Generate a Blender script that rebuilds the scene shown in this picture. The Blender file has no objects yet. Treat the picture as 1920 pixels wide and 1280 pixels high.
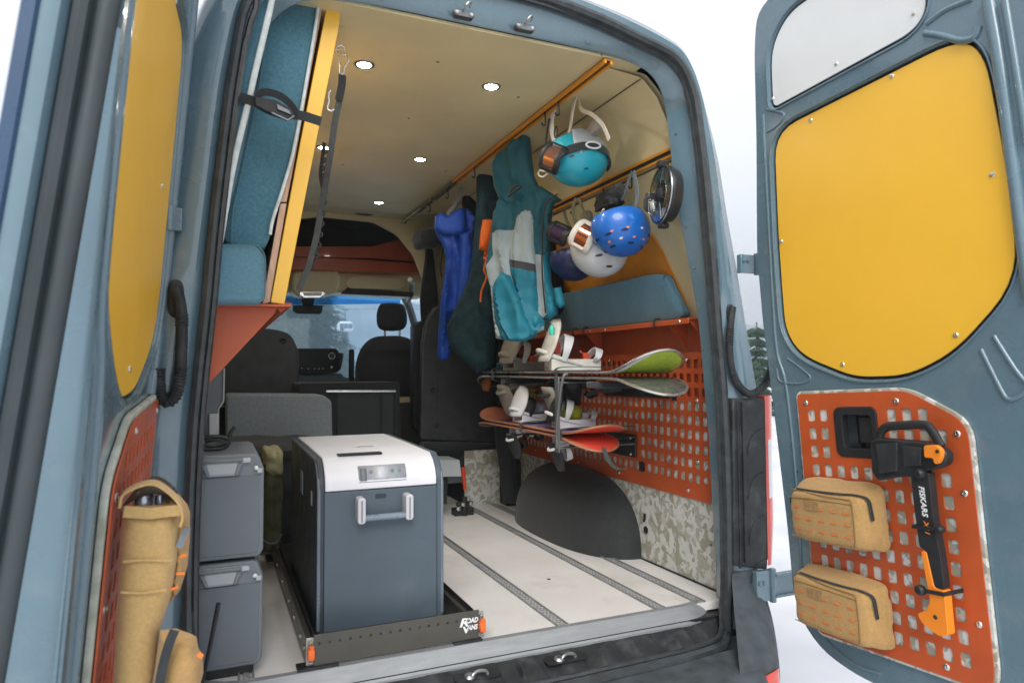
import bpy, math, random
from mathutils import Vector, Matrix, noise
from mathutils.geometry import delaunay_2d_cdt
R=math.radians
sc=bpy.context.scene
C=sc.collection
random.seed(7)
# ------------------------------------------------------------ camera, sky, sun, exposure
camd=bpy.data.cameras.new('camera'); cam=bpy.data.objects.new('camera',camd); C.objects.link(cam); sc.camera=cam
camd.sensor_width=36; camd.lens=24.0; camd.clip_start=0.05; camd.clip_end=3000
CAMP,CB=((-0.875,-2.0,0.86),[(0.91643,-0.40018,-0.00436),(-0.01277,-0.04012,0.99911),(-0.4,-0.91556,-0.04188)])
cam.matrix_world=Matrix(((CB[0][0],CB[1][0],CB[2][0],CAMP[0]),(CB[0][1],CB[1][1],CB[2][1],CAMP[1]),(CB[0][2],CB[1][2],CB[2][2],CAMP[2]),(0,0,0,1)))
camd.dof.use_dof=True; camd.dof.focus_distance=2.7; camd.dof.aperture_fstop=4.5
W=bpy.data.worlds.new('World'); sc.world=W; W.use_nodes=True
nt=W.node_tree; nt.nodes.clear()
out=nt.nodes.new('ShaderNodeOutputWorld'); bg=nt.nodes.new('ShaderNodeBackground')
sky=nt.nodes.new('ShaderNodeTexSky'); sky.sky_type='NISHITA'; sky.sun_disc=False
sky.sun_elevation=R(40); sky.sun_rotation=R(202); sky.air_density=1.0; sky.dust_density=3.0
mx=nt.nodes.new('ShaderNodeMix'); mx.data_type='RGBA'
mx.inputs['Factor'].default_value=0.86               # closed overcast: cloud veil over the clear sky
mx.inputs['B'].default_value=(8.0,7.95,8.2,1)
nt.links.new(sky.outputs[0],mx.inputs['A']); nt.links.new(mx.outputs['Result'],bg.inputs[0])
bg.inputs[1].default_value=0.072
nt.links.new(bg.outputs[0],out.inputs[0])
sund=bpy.data.lights.new('sun','SUN'); sun=bpy.data.objects.new('sun',sund); C.objects.link(sun)
sund.energy=1.5; sund.angle=R(34); sund.color=(1,.97,.93)
sun.rotation_euler=(R(50),0,R(-22))
vs=sc.view_settings; vs.view_transform='Standard'; vs.look='None'; vs.gamma=1; vs.use_curve_mapping=False
vs.exposure=1.33
# ------------------------------------------------------------ helpers
def tag(o,label=None,cat=None,group=None,kind=None):
    if label: o['label']=label
    if cat: o['category']=cat
    if group: o['group']=group
    if kind: o['kind']=kind
    return o
def thing(name,loc,label,cat,group=None):
    o=bpy.data.objects.new(name,None); C.objects.link(o); o.location=loc; o.empty_display_size=.05
    return tag(o,label,cat,group)
def root_loc(o):
    while o.parent: o=o.parent
    return Vector(o.location)
def frame(ox,oy,deg,oz=0):
    a=R(deg); return Matrix(((math.cos(a),-math.sin(a),0,ox),(math.sin(a),math.cos(a),0,oy),(0,0,1,oz),(0,0,0,1)))
def basis(B):
    o,u,n,w=B; return Matrix(((u[0],n[0],w[0],o[0]),(u[1],n[1],w[1],o[1]),(u[2],n[2],w[2],o[2]),(0,0,0,1)))
I4=Matrix.Identity(4)
def add_obj(name,me,parent=None,loc=None):
    o=bpy.data.objects.new(name,me); C.objects.link(o)
    if parent is not None: o.parent=parent
    elif loc is not None: o.location=loc
    return o
class MB:
    def __init__(s,M=None): s.v=[];s.f=[];s.m=[];s.M=M or I4;s.pc=[]
    def add(s,vs_,fs,mi=0):
        s.pc.append((len(s.v),len(s.f))); b=len(s.v); s.v+= [s.M@Vector(p) for p in vs_]; s.f+=[[i+b for i in f] for f in fs]; s.m+=[mi]*len(fs); return s
    def box(s,x0,x1,y0,y1,z0,z1,mi=0):
        return s.add([(x,y,z) for x in (x0,x1) for y in (y0,y1) for z in (z0,z1)],[(0,1,3,2),(4,6,7,5),(0,4,5,1),(2,3,7,6),(0,2,6,4),(1,5,7,3)],mi)
    def prism(s,poly,y0,y1,mi=0):          # polygon in local x,z extruded along y
        a=sum(poly[i][0]*poly[(i+1)%len(poly)][1]-poly[(i+1)%len(poly)][0]*poly[i][1] for i in range(len(poly)))
        if a<0: poly=poly[::-1]
        n=len(poly); v=[(x,y0,z) for x,z in poly]+[(x,y1,z) for x,z in poly]
        return s.add(v,[list(range(n)),list(range(2*n-1,n-1,-1))]+[(i,i+n,(i+1)%n+n,(i+1)%n) for i in range(n)],mi)
    def tube(s,pts,r,n=8,closed=False,mi=0,flat=1.0,cap=True):
        P=[Vector(p) for p in pts]; N=len(P); rs=r if isinstance(r,(list,tuple)) else [r]*N
        t0=(P[1]-P[0]).normalized(); ref=Vector((0,0,1)) if abs(t0.z)<.9 else Vector((1,0,0))
        x=(ref-t0*ref.dot(t0)).normalized(); vs_=[]
        for i in range(N):
            if closed: t=(P[(i+1)%N]-P[i-1])
            else: t=P[min(i+1,N-1)]-P[max(i-1,0)]
            t=t.normalized() if t.length>1e-9 else t0
            x=(x-t*x.dot(t)).normalized(); y=t.cross(x)
            for k in range(n):
                a=2*math.pi*k/n; vs_.append(P[i]+(x*math.cos(a)*flat+y*math.sin(a))*rs[i])
        fs=[(i*n+k,i*n+(k+1)%n,((i+1)%N)*n+(k+1)%n,((i+1)%N)*n+k) for i in range(N if closed else N-1) for k in range(n)]
        if not closed and cap: fs+=[list(range(n-1,-1,-1)),[(N-1)*n+k for k in range(n)]]
        return s.add(vs_,fs,mi)
    def ribbon(s,pts,w,t,up,mi=0,closed=False):      # flat strap: w across 'up' direction, t thick
        P=[Vector(p) for p in pts]; N=len(P); ws=w if isinstance(w,(list,tuple)) else [w]*N; vs_=[]
        for i in range(N):
            d=(P[(i+1)%N]-P[i-1]) if closed else (P[min(i+1,N-1)]-P[max(i-1,0)])
            d.normalize(); u=Vector(up[i] if isinstance(up,list) else up); u=(u-d*u.dot(d)).normalized(); q=d.cross(u)
            for a,b in ((-1,-1),(1,-1),(1,1),(-1,1)): vs_.append(P[i]+u*a*ws[i]/2+q*b*t/2)
        fs=[(i*4+k,i*4+(k+1)%4,((i+1)%N)*4+(k+1)%4,((i+1)%N)*4+k) for i in range(N if closed else N-1) for k in range(4)]
        if not closed: fs+=[(3,2,1,0),[(N-1)*4+k for k in range(4)]]
        return s.add(vs_,fs,mi)
    def lathe(s,prof,c,ax=(0,0,1),n=24,mi=0,sx=1.0):
        ax=Vector(ax).normalized(); r0=Vector((1,0,0)) if abs(ax.x)<.8 else Vector((0,1,0)); x=(r0-ax*r0.dot(ax)).normalized(); y=ax.cross(x); c=Vector(c)
        vs_=[c+ax*h+(x*math.cos(2*math.pi*k/n)*sx+y*math.sin(2*math.pi*k/n))*r for r,h in prof for k in range(n)]; m=len(prof)
        fs=[(i*n+k,i*n+(k+1)%n,(i+1)*n+(k+1)%n,(i+1)*n+k) for i in range(m-1) for k in range(n)]
        if prof[0][0]>1e-6: fs.append(list(range(n-1,-1,-1)))
        if prof[-1][0]>1e-6: fs.append([(m-1)*n+k for k in range(n)])
        return s.add(vs_,fs,mi)
    def grid(s,fn,nu,nv,cu=False,mi=None):
        vs_=[fn(i/(nu if cu else nu-1),j/(nv-1)) for i in range(nu) for j in range(nv)]
        fs=[];ms=[]
        for i in range(nu if cu else nu-1):
            for j in range(nv-1): fs.append((i*nv+j,((i+1)%nu)*nv+j,((i+1)%nu)*nv+j+1,i*nv+j+1)); ms.append(mi(i,j) if mi else 0)
        b=len(s.v); s.v+=[s.M@Vector(p) for p in vs_]; s.f+=[[k+b for k in f] for f in fs]; s.m+=ms; return s
    def build(s,name,mats,parent=None,loc=None,bevel=0,seg=2,smooth=40,sub=0,solid=0,label=None):
        L=root_loc(parent) if parent is not None else Vector(loc if loc is not None else (0,0,0))
        if s.M.determinant()<0: s.f=[list(f)[::-1] for f in s.f]
        me=bpy.data.meshes.new(name); me.from_pydata([tuple(p-L) for p in s.v],[],s.f)
        for m in (mats if isinstance(mats,(list,tuple)) else [mats]): me.materials.append(m)
        me.polygons.foreach_set('material_index',s.m)
        return finish(name,me,parent,L,bevel,seg,smooth,sub,solid,label)
def each(mb,name,mats,parent=None,**k):
    """one object per piece that was added to the mesh"""
    pc=mb.pc+[(len(mb.v),len(mb.f))]; out=[]
    for (v0,f0),(v1,f1) in zip(pc,pc[1:]):
        q=MB(mb.M); q.v=mb.v[v0:v1]; q.f=[[i-v0 for i in f] for f in mb.f[f0:f1]]; q.m=mb.m[f0:f1]; out.append(q.build(name,mats,parent,**k))
    return out
def finish(name,me,parent,L,bevel=0,seg=2,smooth=40,sub=0,solid=0,label=None):
    me.validate()
    if smooth:
        me.polygons.foreach_set('use_smooth',[True]*len(me.polygons))
        if not sub: me.set_sharp_from_angle(angle=R(smooth))
    me.update()
    o=add_obj(name,me,parent,L if parent is None else None)
    if solid: m=o.modifiers.new('s','SOLIDIFY'); m.thickness=solid; m.offset=0
    if sub: m=o.modifiers.new('u','SUBSURF'); m.levels=sub; m.render_levels=sub
    if bevel:
        m=o.modifiers.new('b','BEVEL'); m.width=bevel; m.segments=seg; m.limit_method='ANGLE'; m.angle_limit=R(35); m.harden_normals=False
    if label: o['label']=label
    return o
def plate(name,mats,outline,holes,y0,y1,M,parent=None,bev=0.002,label=None,loc=None):
    """sheet with real holes: outline in local x,z, thickness from y0 to y1"""
    cu=bpy.data.curves.new('t','CURVE'); cu.dimensions='2D'; cu.fill_mode='BOTH'
    th=abs(y1-y0); cu.extrude=max(th/2-bev,0.0001); cu.bevel_depth=bev; cu.bevel_resolution=1; cu.offset=-bev
    for lp in [outline]+list(holes):
        sp=cu.splines.new('POLY'); sp.points.add(len(lp)-1)
        for p,q in zip(sp.points,lp): p.co=(q[0],q[1],0,1)
        sp.use_cyclic_u=True
    to=bpy.data.objects.new('t',cu); me=bpy.data.meshes.new_from_object(to)
    bpy.data.objects.remove(to); bpy.data.curves.remove(cu)
    L=root_loc(parent) if parent is not None else Vector(loc or (0,0,0)); ym=(y0+y1)/2
    for v in me.vertices:
        p=v.co; v.co=(M@Vector((p.x,ym-p.z,p.y)))-L
    me.materials.clear(); me.materials.append(mats)
    if M.determinant()<0: me.flip_normals()
    me.name=name
    return finish(name,me,parent,L,smooth=30,label=label)
def rrect(x0,x1,z0,z1,r,n=4):
    out=[]
    for cx,cz,a0 in ((x1-r,z0+r,-90),(x1-r,z1-r,0),(x0+r,z1-r,90),(x0+r,z0+r,180)):
        for k in range(n+1): a=R(a0+90*k/n); out.append((cx+r*math.cos(a),cz+r*math.sin(a)))
    return out
def circ(x,z,r,n=10): return [(x+r*math.cos(2*math.pi*k/n),z+r*math.sin(2*math.pi*k/n)) for k in range(n)]
def roundpoly(P,r,n=4):
    out=[];N=len(P)
    for i in range(N):
        a,b,c=Vector(P[i-1]),Vector(P[i]),Vector(P[(i+1)%N]); rr=r[i] if isinstance(r,(list,tuple)) else r
        d1=min(rr,(a-b).length*.48);d2=min(rr,(c-b).length*.48)
        p=b+(a-b).normalized()*d1;q=b+(c-b).normalized()*d2
        for k in range(n+1):
            t=k/n; out.append(tuple(p*(1-t)**2+b*2*t*(1-t)+q*t*t))
    return out
def smoothline(P,n=6,closed=False):
    P=[Vector(p) for p in P];N=len(P);out=[]
    for i in range(N if closed else N-1):
        p0=P[i-1] if (closed or i>0) else P[0]*2-P[1]; p1=P[i]; p2=P[(i+1)%N]; p3=P[(i+2)%N] if (closed or i<N-2) else P[-1]*2-P[-2]
        for k in range(n):
            t=k/n; out.append(.5*((2*p1)+(p2-p0)*t+(2*p0-5*p1+4*p2-p3)*t*t+(3*p1-p0-3*p2+p3)*t**3))
    if not closed: out.append(P[-1])
    return [tuple(p) for p in out]
def inside(p,poly):
    x,y=p;c=False;j=len(poly)-1
    for i in range(len(poly)):
        xi,yi=poly[i];xj,yj=poly[j]
        if (yi>y)!=(yj>y) and x<(xj-xi)*(y-yi)/(yj-yi)+xi: c=not c
        j=i
    return c
def dist_poly(p,poly):
    m=9
    for i in range(len(poly)):
        ax,ay=poly[i-1];bx,by=poly[i];dx,dy=bx-ax,by-ay;l=dx*dx+dy*dy or 1e-9
        t=max(0,min(1,((p[0]-ax)*dx+(p[1]-ay)*dy)/l)); m=min(m,math.hypot(p[0]-ax-dx*t,p[1]-ay-dy*t))
    return m
def puff(name,mats,outline,M,parent=None,depth=.04,edge=.05,step=.012,folds=None,regions=(),back=.5,y=0,loc=None,label=None,crease=.0,seed=0):
    """soft thing with thickness: front and back skins over an outline (local x,z); regions = [(polygon, material index)]"""
    xs=[p[0] for p in outline];zs=[p[1] for p in outline]
    vs_=[];ed=[]
    def addloop(lp):
        pts=[]
        for i in range(len(lp)):
            a=Vector(lp[i]);b=Vector(lp[(i+1)%len(lp)]);n=max(1,int((b-a).length/step))
            for k in range(n): pts.append(tuple(a.lerp(b,k/n)))
        b0=len(vs_); vs_.extend(Vector(p) for p in pts); ed.extend((b0+i,b0+(i+1)%len(pts)) for i in range(len(pts)))
    addloop(outline)
    for rg,_ in regions: addloop(rg)
    x=min(xs)
    row=0
    z=min(zs)
    while z<max(zs):
        x=min(xs)+(row%2)*step/2
        while x<max(xs):
            if inside((x,z),outline) and dist_poly((x,z),outline)>step*.5: vs_.append(Vector((x+random.uniform(-.1,.1)*step,z)))
            x+=step
        z+=step*.87; row+=1
    V,E,Fc,_,_,_=delaunay_2d_cdt(vs_,ed,[],0,1e-5)
    tri=[];mi=[]
    for f in Fc:
        c=(sum(V[i][0] for i in f)/3,sum(V[i][1] for i in f)/3)
        if not inside(c,outline): continue
        m=0
        for rg,k in regions:
            if inside(c,rg): m=k
        tri.append(list(f));mi.append(m)
    def prof(p):
        d=dist_poly(p,outline); t=min(1,d/edge); h=math.sqrt(max(0,1-(1-t)**2))
        f=folds(p[0],p[1]) if folds else 0
        w=noise.noise(Vector((p[0]*9+seed,p[1]*6,seed)))*crease+noise.noise(Vector((p[0]*25+seed,p[1]*17,seed+5)))*crease*.4
        return h,(f+w)*min(1,d/.02)
    vf=[];vb=[]
    for p in V:
        h,f=prof(p); vf.append((p[0],y-depth*h-f,p[1])); vb.append((p[0],y+depth*back*h-f*.3,p[1]))
    bnd={}
    for t in tri:
        for i in range(3):
            a,b=t[i],t[(i+1)%3]; bnd[(a,b)]=1
    n=len(V); fs=[];ms=[]
    for t,m in zip(tri,mi): fs.append(t);ms.append(m);fs.append([i+n for i in t[::-1]]);ms.append(m)
    for (a,b) in bnd:
        if (b,a) not in bnd: fs.append([b,a,a+n,b+n]);ms.append(0)
    mb=MB(M); mb.v=[M@Vector(p) for p in vf+vb]; mb.f=fs; mb.m=ms
    o=mb.build(name,mats,parent,loc=loc,smooth=60,label=label)
    return o
def softbox(mb,fn,n=12,k=7,wob=0,seed=0,mi=0):
    """box with rounded, slightly lumpy faces; fn maps (a,b,c) in [-1,1] to a local point"""
    for ax in range(3):
        for sg in (-1,1):
            vs_=[]
            for i in range(n+1):
                for j in range(n+1):
                    a=math.tan((2*i/n-1)*.75)/math.tan(.75); b=math.tan((2*j/n-1)*.75)/math.tan(.75)
                    p=[0,0,0]; p[ax]=sg; p[(ax+1)%3]=a*sg; p[(ax+2)%3]=b
                    q=sum(abs(c)**k for c in p)**(1/k); p=[c/q for c in p]
                    if wob:
                        w=1+wob*noise.noise(Vector((p[0]*2.2+seed,p[1]*2.2,p[2]*2.2+seed)))+wob*.5*noise.noise(Vector((p[0]*6,p[1]*6+seed,p[2]*6))); p=[c*w for c in p]
                    vs_.append(fn(*p))
            fs=[(i*(n+1)+j,(i+1)*(n+1)+j,(i+1)*(n+1)+j+1,i*(n+1)+j+1) for i in range(n) for j in range(n)]
            mb.add(vs_,fs,mi)
    return mb
def boxfn(x0,x1,y0,y1,z0,z1): return lambda a,b,c:(x0+(x1-x0)*(a+1)/2,y0+(y1-y0)*(b+1)/2,z0+(z1-z0)*(c+1)/2)
def text(s_,size,M,m,parent,name='lettering',depth=.0006,shear=0,bold=0,font_scale=(1,1)):
    cu=bpy.data.curves.new('t','FONT'); cu.body=s_; cu.size=size; cu.extrude=depth; cu.shear=shear; cu.offset=bold; cu.align_x='CENTER'; cu.align_y='CENTER'; cu.resolution_u=3
    to=bpy.data.objects.new('t',cu); me=bpy.data.meshes.new_from_object(to); bpy.data.objects.remove(to); bpy.data.curves.remove(cu)
    L=root_loc(parent)
    for v in me.vertices: p=v.co; v.co=(M@Vector((p.x*font_scale[0],-p.z,p.y*font_scale[1])))-L
    if M.determinant()<0: me.flip_normals()
    me.materials.clear(); me.materials.append(m); me.name=name
    return finish(name,me,parent,L,smooth=0)
def hose(name,pts,r,m,parent,ranges,pitch=.008):
    P=[Vector(p) for p in smoothline(pts,14)]; d=[0]
    for a,b in zip(P,P[1:]): d.append(d[-1]+(b-a).length)
    T=d[-1]; N=int(T/(pitch/4)); Q=[];rr=[]; j=0
    for i in range(N+1):
        t=T*i/N
        while j<len(d)-2 and d[j+1]<t: j+=1
        Q.append(P[j].lerp(P[j+1],(t-d[j])/max(1e-9,d[j+1]-d[j]))); f=t/T
        rib=any(a<=f<=b for a,b in ranges); rr.append(r*(1+(.10*(1 if i%4<2 else -1) if rib else -.08)))
    mb=MB(); mb.tube(Q,rr,12); return mb.build(name,m,parent,smooth=30)
# ------------------------------------------------------------ materials
MATS={}
def mat(name,col,rough=.5,metal=0,var=.08,scale=6,bump=0,bscale=60,coat=0,sheen=0,spec=.5,emit=None,es=0,trans=0,ior=1.45,alpha=1,col2=None,stretch=None,rvar=0.08):
    if name in MATS: return MATS[name]
    m=bpy.data.materials.new(name); m.use_nodes=True; t=m.node_tree; b=t.nodes['Principled BSDF']
    b.inputs['Roughness'].default_value=rough; b.inputs['Metallic'].default_value=metal
    b.inputs['Coat Weight'].default_value=coat; b.inputs['Coat Roughness'].default_value=.06; b.inputs['Sheen Weight'].default_value=sheen
    b.inputs['Specular IOR Level'].default_value=spec
    b.inputs['Transmission Weight'].default_value=trans; b.inputs['IOR'].default_value=ior
    tc=t.nodes.new('ShaderNodeTexCoord'); mp=t.nodes.new('ShaderNodeMapping'); t.links.new(tc.outputs['Object'],mp.inputs[0])
    if stretch: mp.inputs['Scale'].default_value=stretch
    nz=t.nodes.new('ShaderNodeTexNoise'); nz.inputs['Scale'].default_value=scale; nz.inputs['Detail'].default_value=6; t.links.new(mp.outputs[0],nz.inputs[0])
    c2=col2 or tuple(max(0,c*(1-2.2*var)) for c in col); c1=tuple(min(1,c*(1+var)) for c in col) if not col2 else col
    rp=t.nodes.new('ShaderNodeValToRGB'); rp.color_ramp.elements[0].position=.32; rp.color_ramp.elements[1].position=.68
    rp.color_ramp.elements[0].color=(*c2,1); rp.color_ramp.elements[1].color=(*c1,1)
    t.links.new(nz.outputs[0],rp.inputs[0]); t.links.new(rp.outputs[0],b.inputs['Base Color'])
    if rvar:
        n3=t.nodes.new('ShaderNodeTexNoise'); n3.inputs['Scale'].default_value=scale*2.7; n3.inputs['Detail'].default_value=8; t.links.new(mp.outputs[0],n3.inputs[0])
        mr=t.nodes.new('ShaderNodeMapRange'); mr.inputs[1].default_value=.3; mr.inputs[2].default_value=.7; mr.inputs[3].default_value=max(.02,rough-rvar); mr.inputs[4].default_value=min(1,rough+rvar)
        t.links.new(n3.outputs[0],mr.inputs[0]); t.links.new(mr.outputs[0],b.inputs['Roughness'])
    if bump:
        n2=t.nodes.new('ShaderNodeTexNoise'); n2.inputs['Scale'].default_value=bscale; n2.inputs['Detail'].default_value=5; t.links.new(mp.outputs[0],n2.inputs[0])
        bp=t.nodes.new('ShaderNodeBump'); bp.inputs['Strength'].default_value=bump; bp.inputs['Distance'].default_value=.002
        t.links.new(n2.outputs[0],bp.inputs['Height']); t.links.new(bp.outputs[0],b.inputs['Normal'])
    if emit: b.inputs['Emission Color'].default_value=(*emit,1); b.inputs['Emission Strength'].default_value=es
    if alpha<1: b.inputs['Alpha'].default_value=alpha
    MATS[name]=m; return m
def weave(name,col,col2,k=700,rough=.85,bump=.35,sheen=.2):
    m=mat(name,col,rough,col2=col2,scale=160,bump=0,sheen=sheen); t=m.node_tree; b=t.nodes['Principled BSDF']
    tc=[n for n in t.nodes if n.type=='TEX_COORD'][0]; hs=[]
    for ax in range(3):
        w=t.nodes.new('ShaderNodeTexWave'); w.bands_direction='XYZ'[ax]; w.inputs['Scale'].default_value=k/6.28; w.inputs['Distortion'].default_value=1.2; w.inputs['Detail'].default_value=1
        t.links.new(tc.outputs['Object'],w.inputs[0]); hs.append(w)
    a=t.nodes.new('ShaderNodeMath'); a.operation='ADD'; t.links.new(hs[0].outputs['Fac'],a.inputs[0]); t.links.new(hs[1].outputs['Fac'],a.inputs[1])
    a2=t.nodes.new('ShaderNodeMath'); a2.operation='ADD'; t.links.new(a.outputs[0],a2.inputs[0]); t.links.new(hs[2].outputs['Fac'],a2.inputs[1])
    bp=t.nodes.new('ShaderNodeBump'); bp.inputs['Strength'].default_value=bump; bp.inputs['Distance'].default_value=.001
    t.links.new(a2.outputs[0],bp.inputs['Height']); t.links.new(bp.outputs[0],b.inputs['Normal'])
    return m
def camo():
    """woven lining printed with pale angular strokes running both ways"""
    m=bpy.data.materials.new('camo_fabric'); m.use_nodes=True; t=m.node_tree; b=t.nodes['Principled BSDF']; b.inputs['Roughness'].default_value=.9; b.inputs['Sheen Weight'].default_value=.2
    tc=t.nodes.new('ShaderNodeTexCoord'); vals=[]
    for sg,sc_,ch in ((1,21,0),(-1,23,1),(1,13,2)):
        rt=t.nodes.new('ShaderNodeMapping'); rt.inputs['Rotation'].default_value=(R(36*sg),R(36*sg),0); t.links.new(tc.outputs['Object'],rt.inputs[0])
        mp=t.nodes.new('ShaderNodeMapping'); mp.inputs['Scale'].default_value=(2.2,2.2,.85); mp.inputs['Location'].default_value=(sg*3.1,ch,1.7); t.links.new(rt.outputs[0],mp.inputs[0])
        ds=t.nodes.new('ShaderNodeTexNoise'); ds.inputs['Scale'].default_value=22; ds.inputs['Detail'].default_value=1; t.links.new(mp.outputs[0],ds.inputs[0])
        ad=t.nodes.new('ShaderNodeMixRGB'); ad.blend_type='LINEAR_LIGHT'; ad.inputs[0].default_value=.012; t.links.new(mp.outputs[0],ad.inputs[1]); t.links.new(ds.outputs[1],ad.inputs[2])
        v=t.nodes.new('ShaderNodeTexVoronoi'); v.distance='CHEBYCHEV' if ch<2 else 'MANHATTAN'; v.inputs['Scale'].default_value=sc_; t.links.new(ad.outputs[0],v.inputs[0])
        s=t.nodes.new('ShaderNodeSeparateColor'); t.links.new(v.outputs['Color'],s.inputs[0]); vals.append(s.outputs[ch%2])
    mxn=t.nodes.new('ShaderNodeMath'); mxn.operation='MAXIMUM'; t.links.new(vals[0],mxn.inputs[0]); t.links.new(vals[1],mxn.inputs[1])
    lt=t.nodes.new('ShaderNodeValToRGB'); lt.color_ramp.interpolation='LINEAR'; e=lt.color_ramp.elements; e[0].position=.66; e[0].color=(0,0,0,1); e[1].position=.78; e[1].color=(1,1,1,1); t.links.new(mxn.outputs[0],lt.inputs[0])
    bs=t.nodes.new('ShaderNodeValToRGB'); bs.color_ramp.interpolation='CONSTANT'; e=bs.color_ramp.elements; e[0].position=0; e[0].color=(.30,.29,.225,1); e[1].position=.5; e[1].color=(.37,.365,.31,1); t.links.new(vals[2],bs.inputs[0])
    mc=t.nodes.new('ShaderNodeMixRGB'); mc.inputs[2].default_value=(.56,.58,.55,1); t.links.new(lt.outputs[0],mc.inputs[0]); t.links.new(bs.outputs[0],mc.inputs[1]); t.links.new(mc.outputs[0],b.inputs['Base Color'])
    n2=t.nodes.new('ShaderNodeTexNoise'); n2.inputs['Scale'].default_value=350; t.links.new(tc.outputs['Object'],n2.inputs[0])
    bp=t.nodes.new('ShaderNodeBump'); bp.inputs['Strength'].default_value=.4; bp.inputs['Distance'].default_value=.001; t.links.new(n2.outputs[0],bp.inputs['Height']); t.links.new(bp.outputs[0],b.inputs['Normal'])
    return m
def grime(m,col,scale,lo,hi,amt,rough=None,stretch=None):
    """irregular dirt, dried spray or scuffs laid over a material"""
    t=m.node_tree; b=t.nodes['Principled BSDF']; src=b.inputs['Base Color'].links[0].from_socket
    tc=[n for n in t.nodes if n.type=='TEX_COORD'][0]; mp=t.nodes.new('ShaderNodeMapping'); t.links.new(tc.outputs['Object'],mp.inputs[0])
    if stretch: mp.inputs['Scale'].default_value=stretch
    n=t.nodes.new('ShaderNodeTexNoise'); n.inputs['Scale'].default_value=scale; n.inputs['Detail'].default_value=9; n.inputs['Roughness'].default_value=.68; t.links.new(mp.outputs[0],n.inputs[0])
    r=t.nodes.new('ShaderNodeMapRange'); r.inputs[1].default_value=lo; r.inputs[2].default_value=hi; r.inputs[3].default_value=0; r.inputs[4].default_value=amt; t.links.new(n.outputs[0],r.inputs[0])
    x=t.nodes.new('ShaderNodeMixRGB'); x.inputs[2].default_value=(*col,1); t.links.new(r.outputs[0],x.inputs[0]); t.links.new(src,x.inputs[1]); t.links.new(x.outputs[0],b.inputs['Base Color'])
    return m
def glass(name,col,fac=.1,rough=.0):
    m=bpy.data.materials.new(name); m.use_nodes=True; t=m.node_tree; t.nodes.clear()
    o=t.nodes.new('ShaderNodeOutputMaterial'); tr=t.nodes.new('ShaderNodeBsdfTransparent'); tr.inputs[0].default_value=(*col,1)
    g=t.nodes.new('ShaderNodeBsdfGlossy'); g.inputs['Roughness'].default_value=rough; mx_=t.nodes.new('ShaderNodeMixShader'); fr=t.nodes.new('ShaderNodeFresnel'); fr.inputs[0].default_value=1.5
    t.links.new(fr.outputs[0],mx_.inputs[0]); t.links.new(tr.outputs[0],mx_.inputs[1]); t.links.new(g.outputs[0],mx_.inputs[2]); t.links.new(mx_.outputs[0],o.inputs[0]); return m
PAINT=mat('blue_grey_paint',(.115,.190,.235),.24,var=.03,scale=3,coat=1,bump=.10,bscale=7)
PAINT_IN=mat('blue_grey_inner_paint',(.110,.183,.228),.27,var=.04,scale=4,coat=.8,bump=.04,bscale=9)
YEL=mat('yellow_laminate',(.86,.49,.035),.40,var=.02,scale=3,coat=.0,spec=1.0,rvar=.04)
WHITEP=mat('white_panel',(.72,.75,.75),.4,var=.02)
RED=mat('rust_red_powder_coat',(.49,.088,.022),.36,var=.06,scale=8,bump=.12,bscale=900,coat=.15)
CREAM=mat('cream_panel',(.70,.61,.36),.45,var=.04,scale=3,bump=.05,bscale=120)
SEAL=mat('black_rubber_seal',(.030,.038,.043),.42,var=.2,scale=30,coat=.25)
BLK=mat('black_plastic',(.018,.02,.022),.45,var=.15,scale=20,bump=.2,bscale=600)
BLKT=mat('black_textured_plastic',(.022,.026,.029),.62,var=.2,scale=14,bump=.6,bscale=450)
BLKF=weave('black_nylon',(.030,.035,.039),(.018,.021,.024),900)
SEATF=weave('black_seat_fabric',(.032,.036,.040),(.02,.023,.026),500)
STEEL=mat('brushed_steel',(.62,.62,.6),.3,metal=1,var=.1,scale=30)
SCREW=mat('screw_steel',(.75,.74,.7),.25,metal=1)
DKSTEEL=mat('dark_steel',(.2,.21,.22),.4,metal=1,var=.15,scale=20)
ALU=mat('aluminium_trim',(.26,.28,.295),.5,metal=.25,var=.06,scale=10,stretch=(1,6,6))
FLOOR=mat('speckled_vinyl_floor',(.68,.675,.66),.5,col2=(.62,.612,.595),scale=4,bump=.08,bscale=300)
BLUEF=weave('teal_blue_upholstery',(.060,.175,.235),(.050,.150,.205),1100,bump=.5)
BLUEF2=weave('slate_blue_upholstery',(.105,.25,.34),(.09,.22,.30),1100,bump=.5)
PIPE=mat('white_piping',(.62,.68,.68),.6,var=.08,scale=40)
PLY=mat('plywood_edge',(.62,.40,.27),.6,col2=(.45,.28,.19),scale=60,stretch=(12,1,.4))
TAN=weave('coyote_tan_nylon',(.47,.285,.105),(.39,.235,.08),1300,bump=.45)
TAN2=weave('worn_tan_canvas',(.50,.33,.13),(.42,.275,.105),900,bump=.2)
CAMO=camo()
WELL=mat('charcoal_liner_felt',(.022,.025,.027),.75,var=.07,scale=14,bump=.6,bscale=400,sheen=.15)
GREYP=mat('grey_plastic',(.165,.195,.215),.5,var=.05,scale=8,bump=.25,bscale=700)
GREYL=mat('light_grey_plastic',(.42,.46,.48),.45,var=.05)
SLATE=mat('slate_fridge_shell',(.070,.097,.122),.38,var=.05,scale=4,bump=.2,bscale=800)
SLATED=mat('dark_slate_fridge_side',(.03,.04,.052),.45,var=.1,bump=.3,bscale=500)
FWHITE=mat('light_lid_plastic',(.66,.67,.71),.45,var=.02,bump=.15,bscale=600)
ORANGE=mat('orange_plastic',(.85,.25,.02),.4,var=.05)
REDP=mat('red_plastic',(.65,.06,.02),.35,var=.06)
GOLD=mat('orange_anodised_rail',(.80,.34,.02),.38,metal=.1,var=.02,scale=5)
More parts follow.
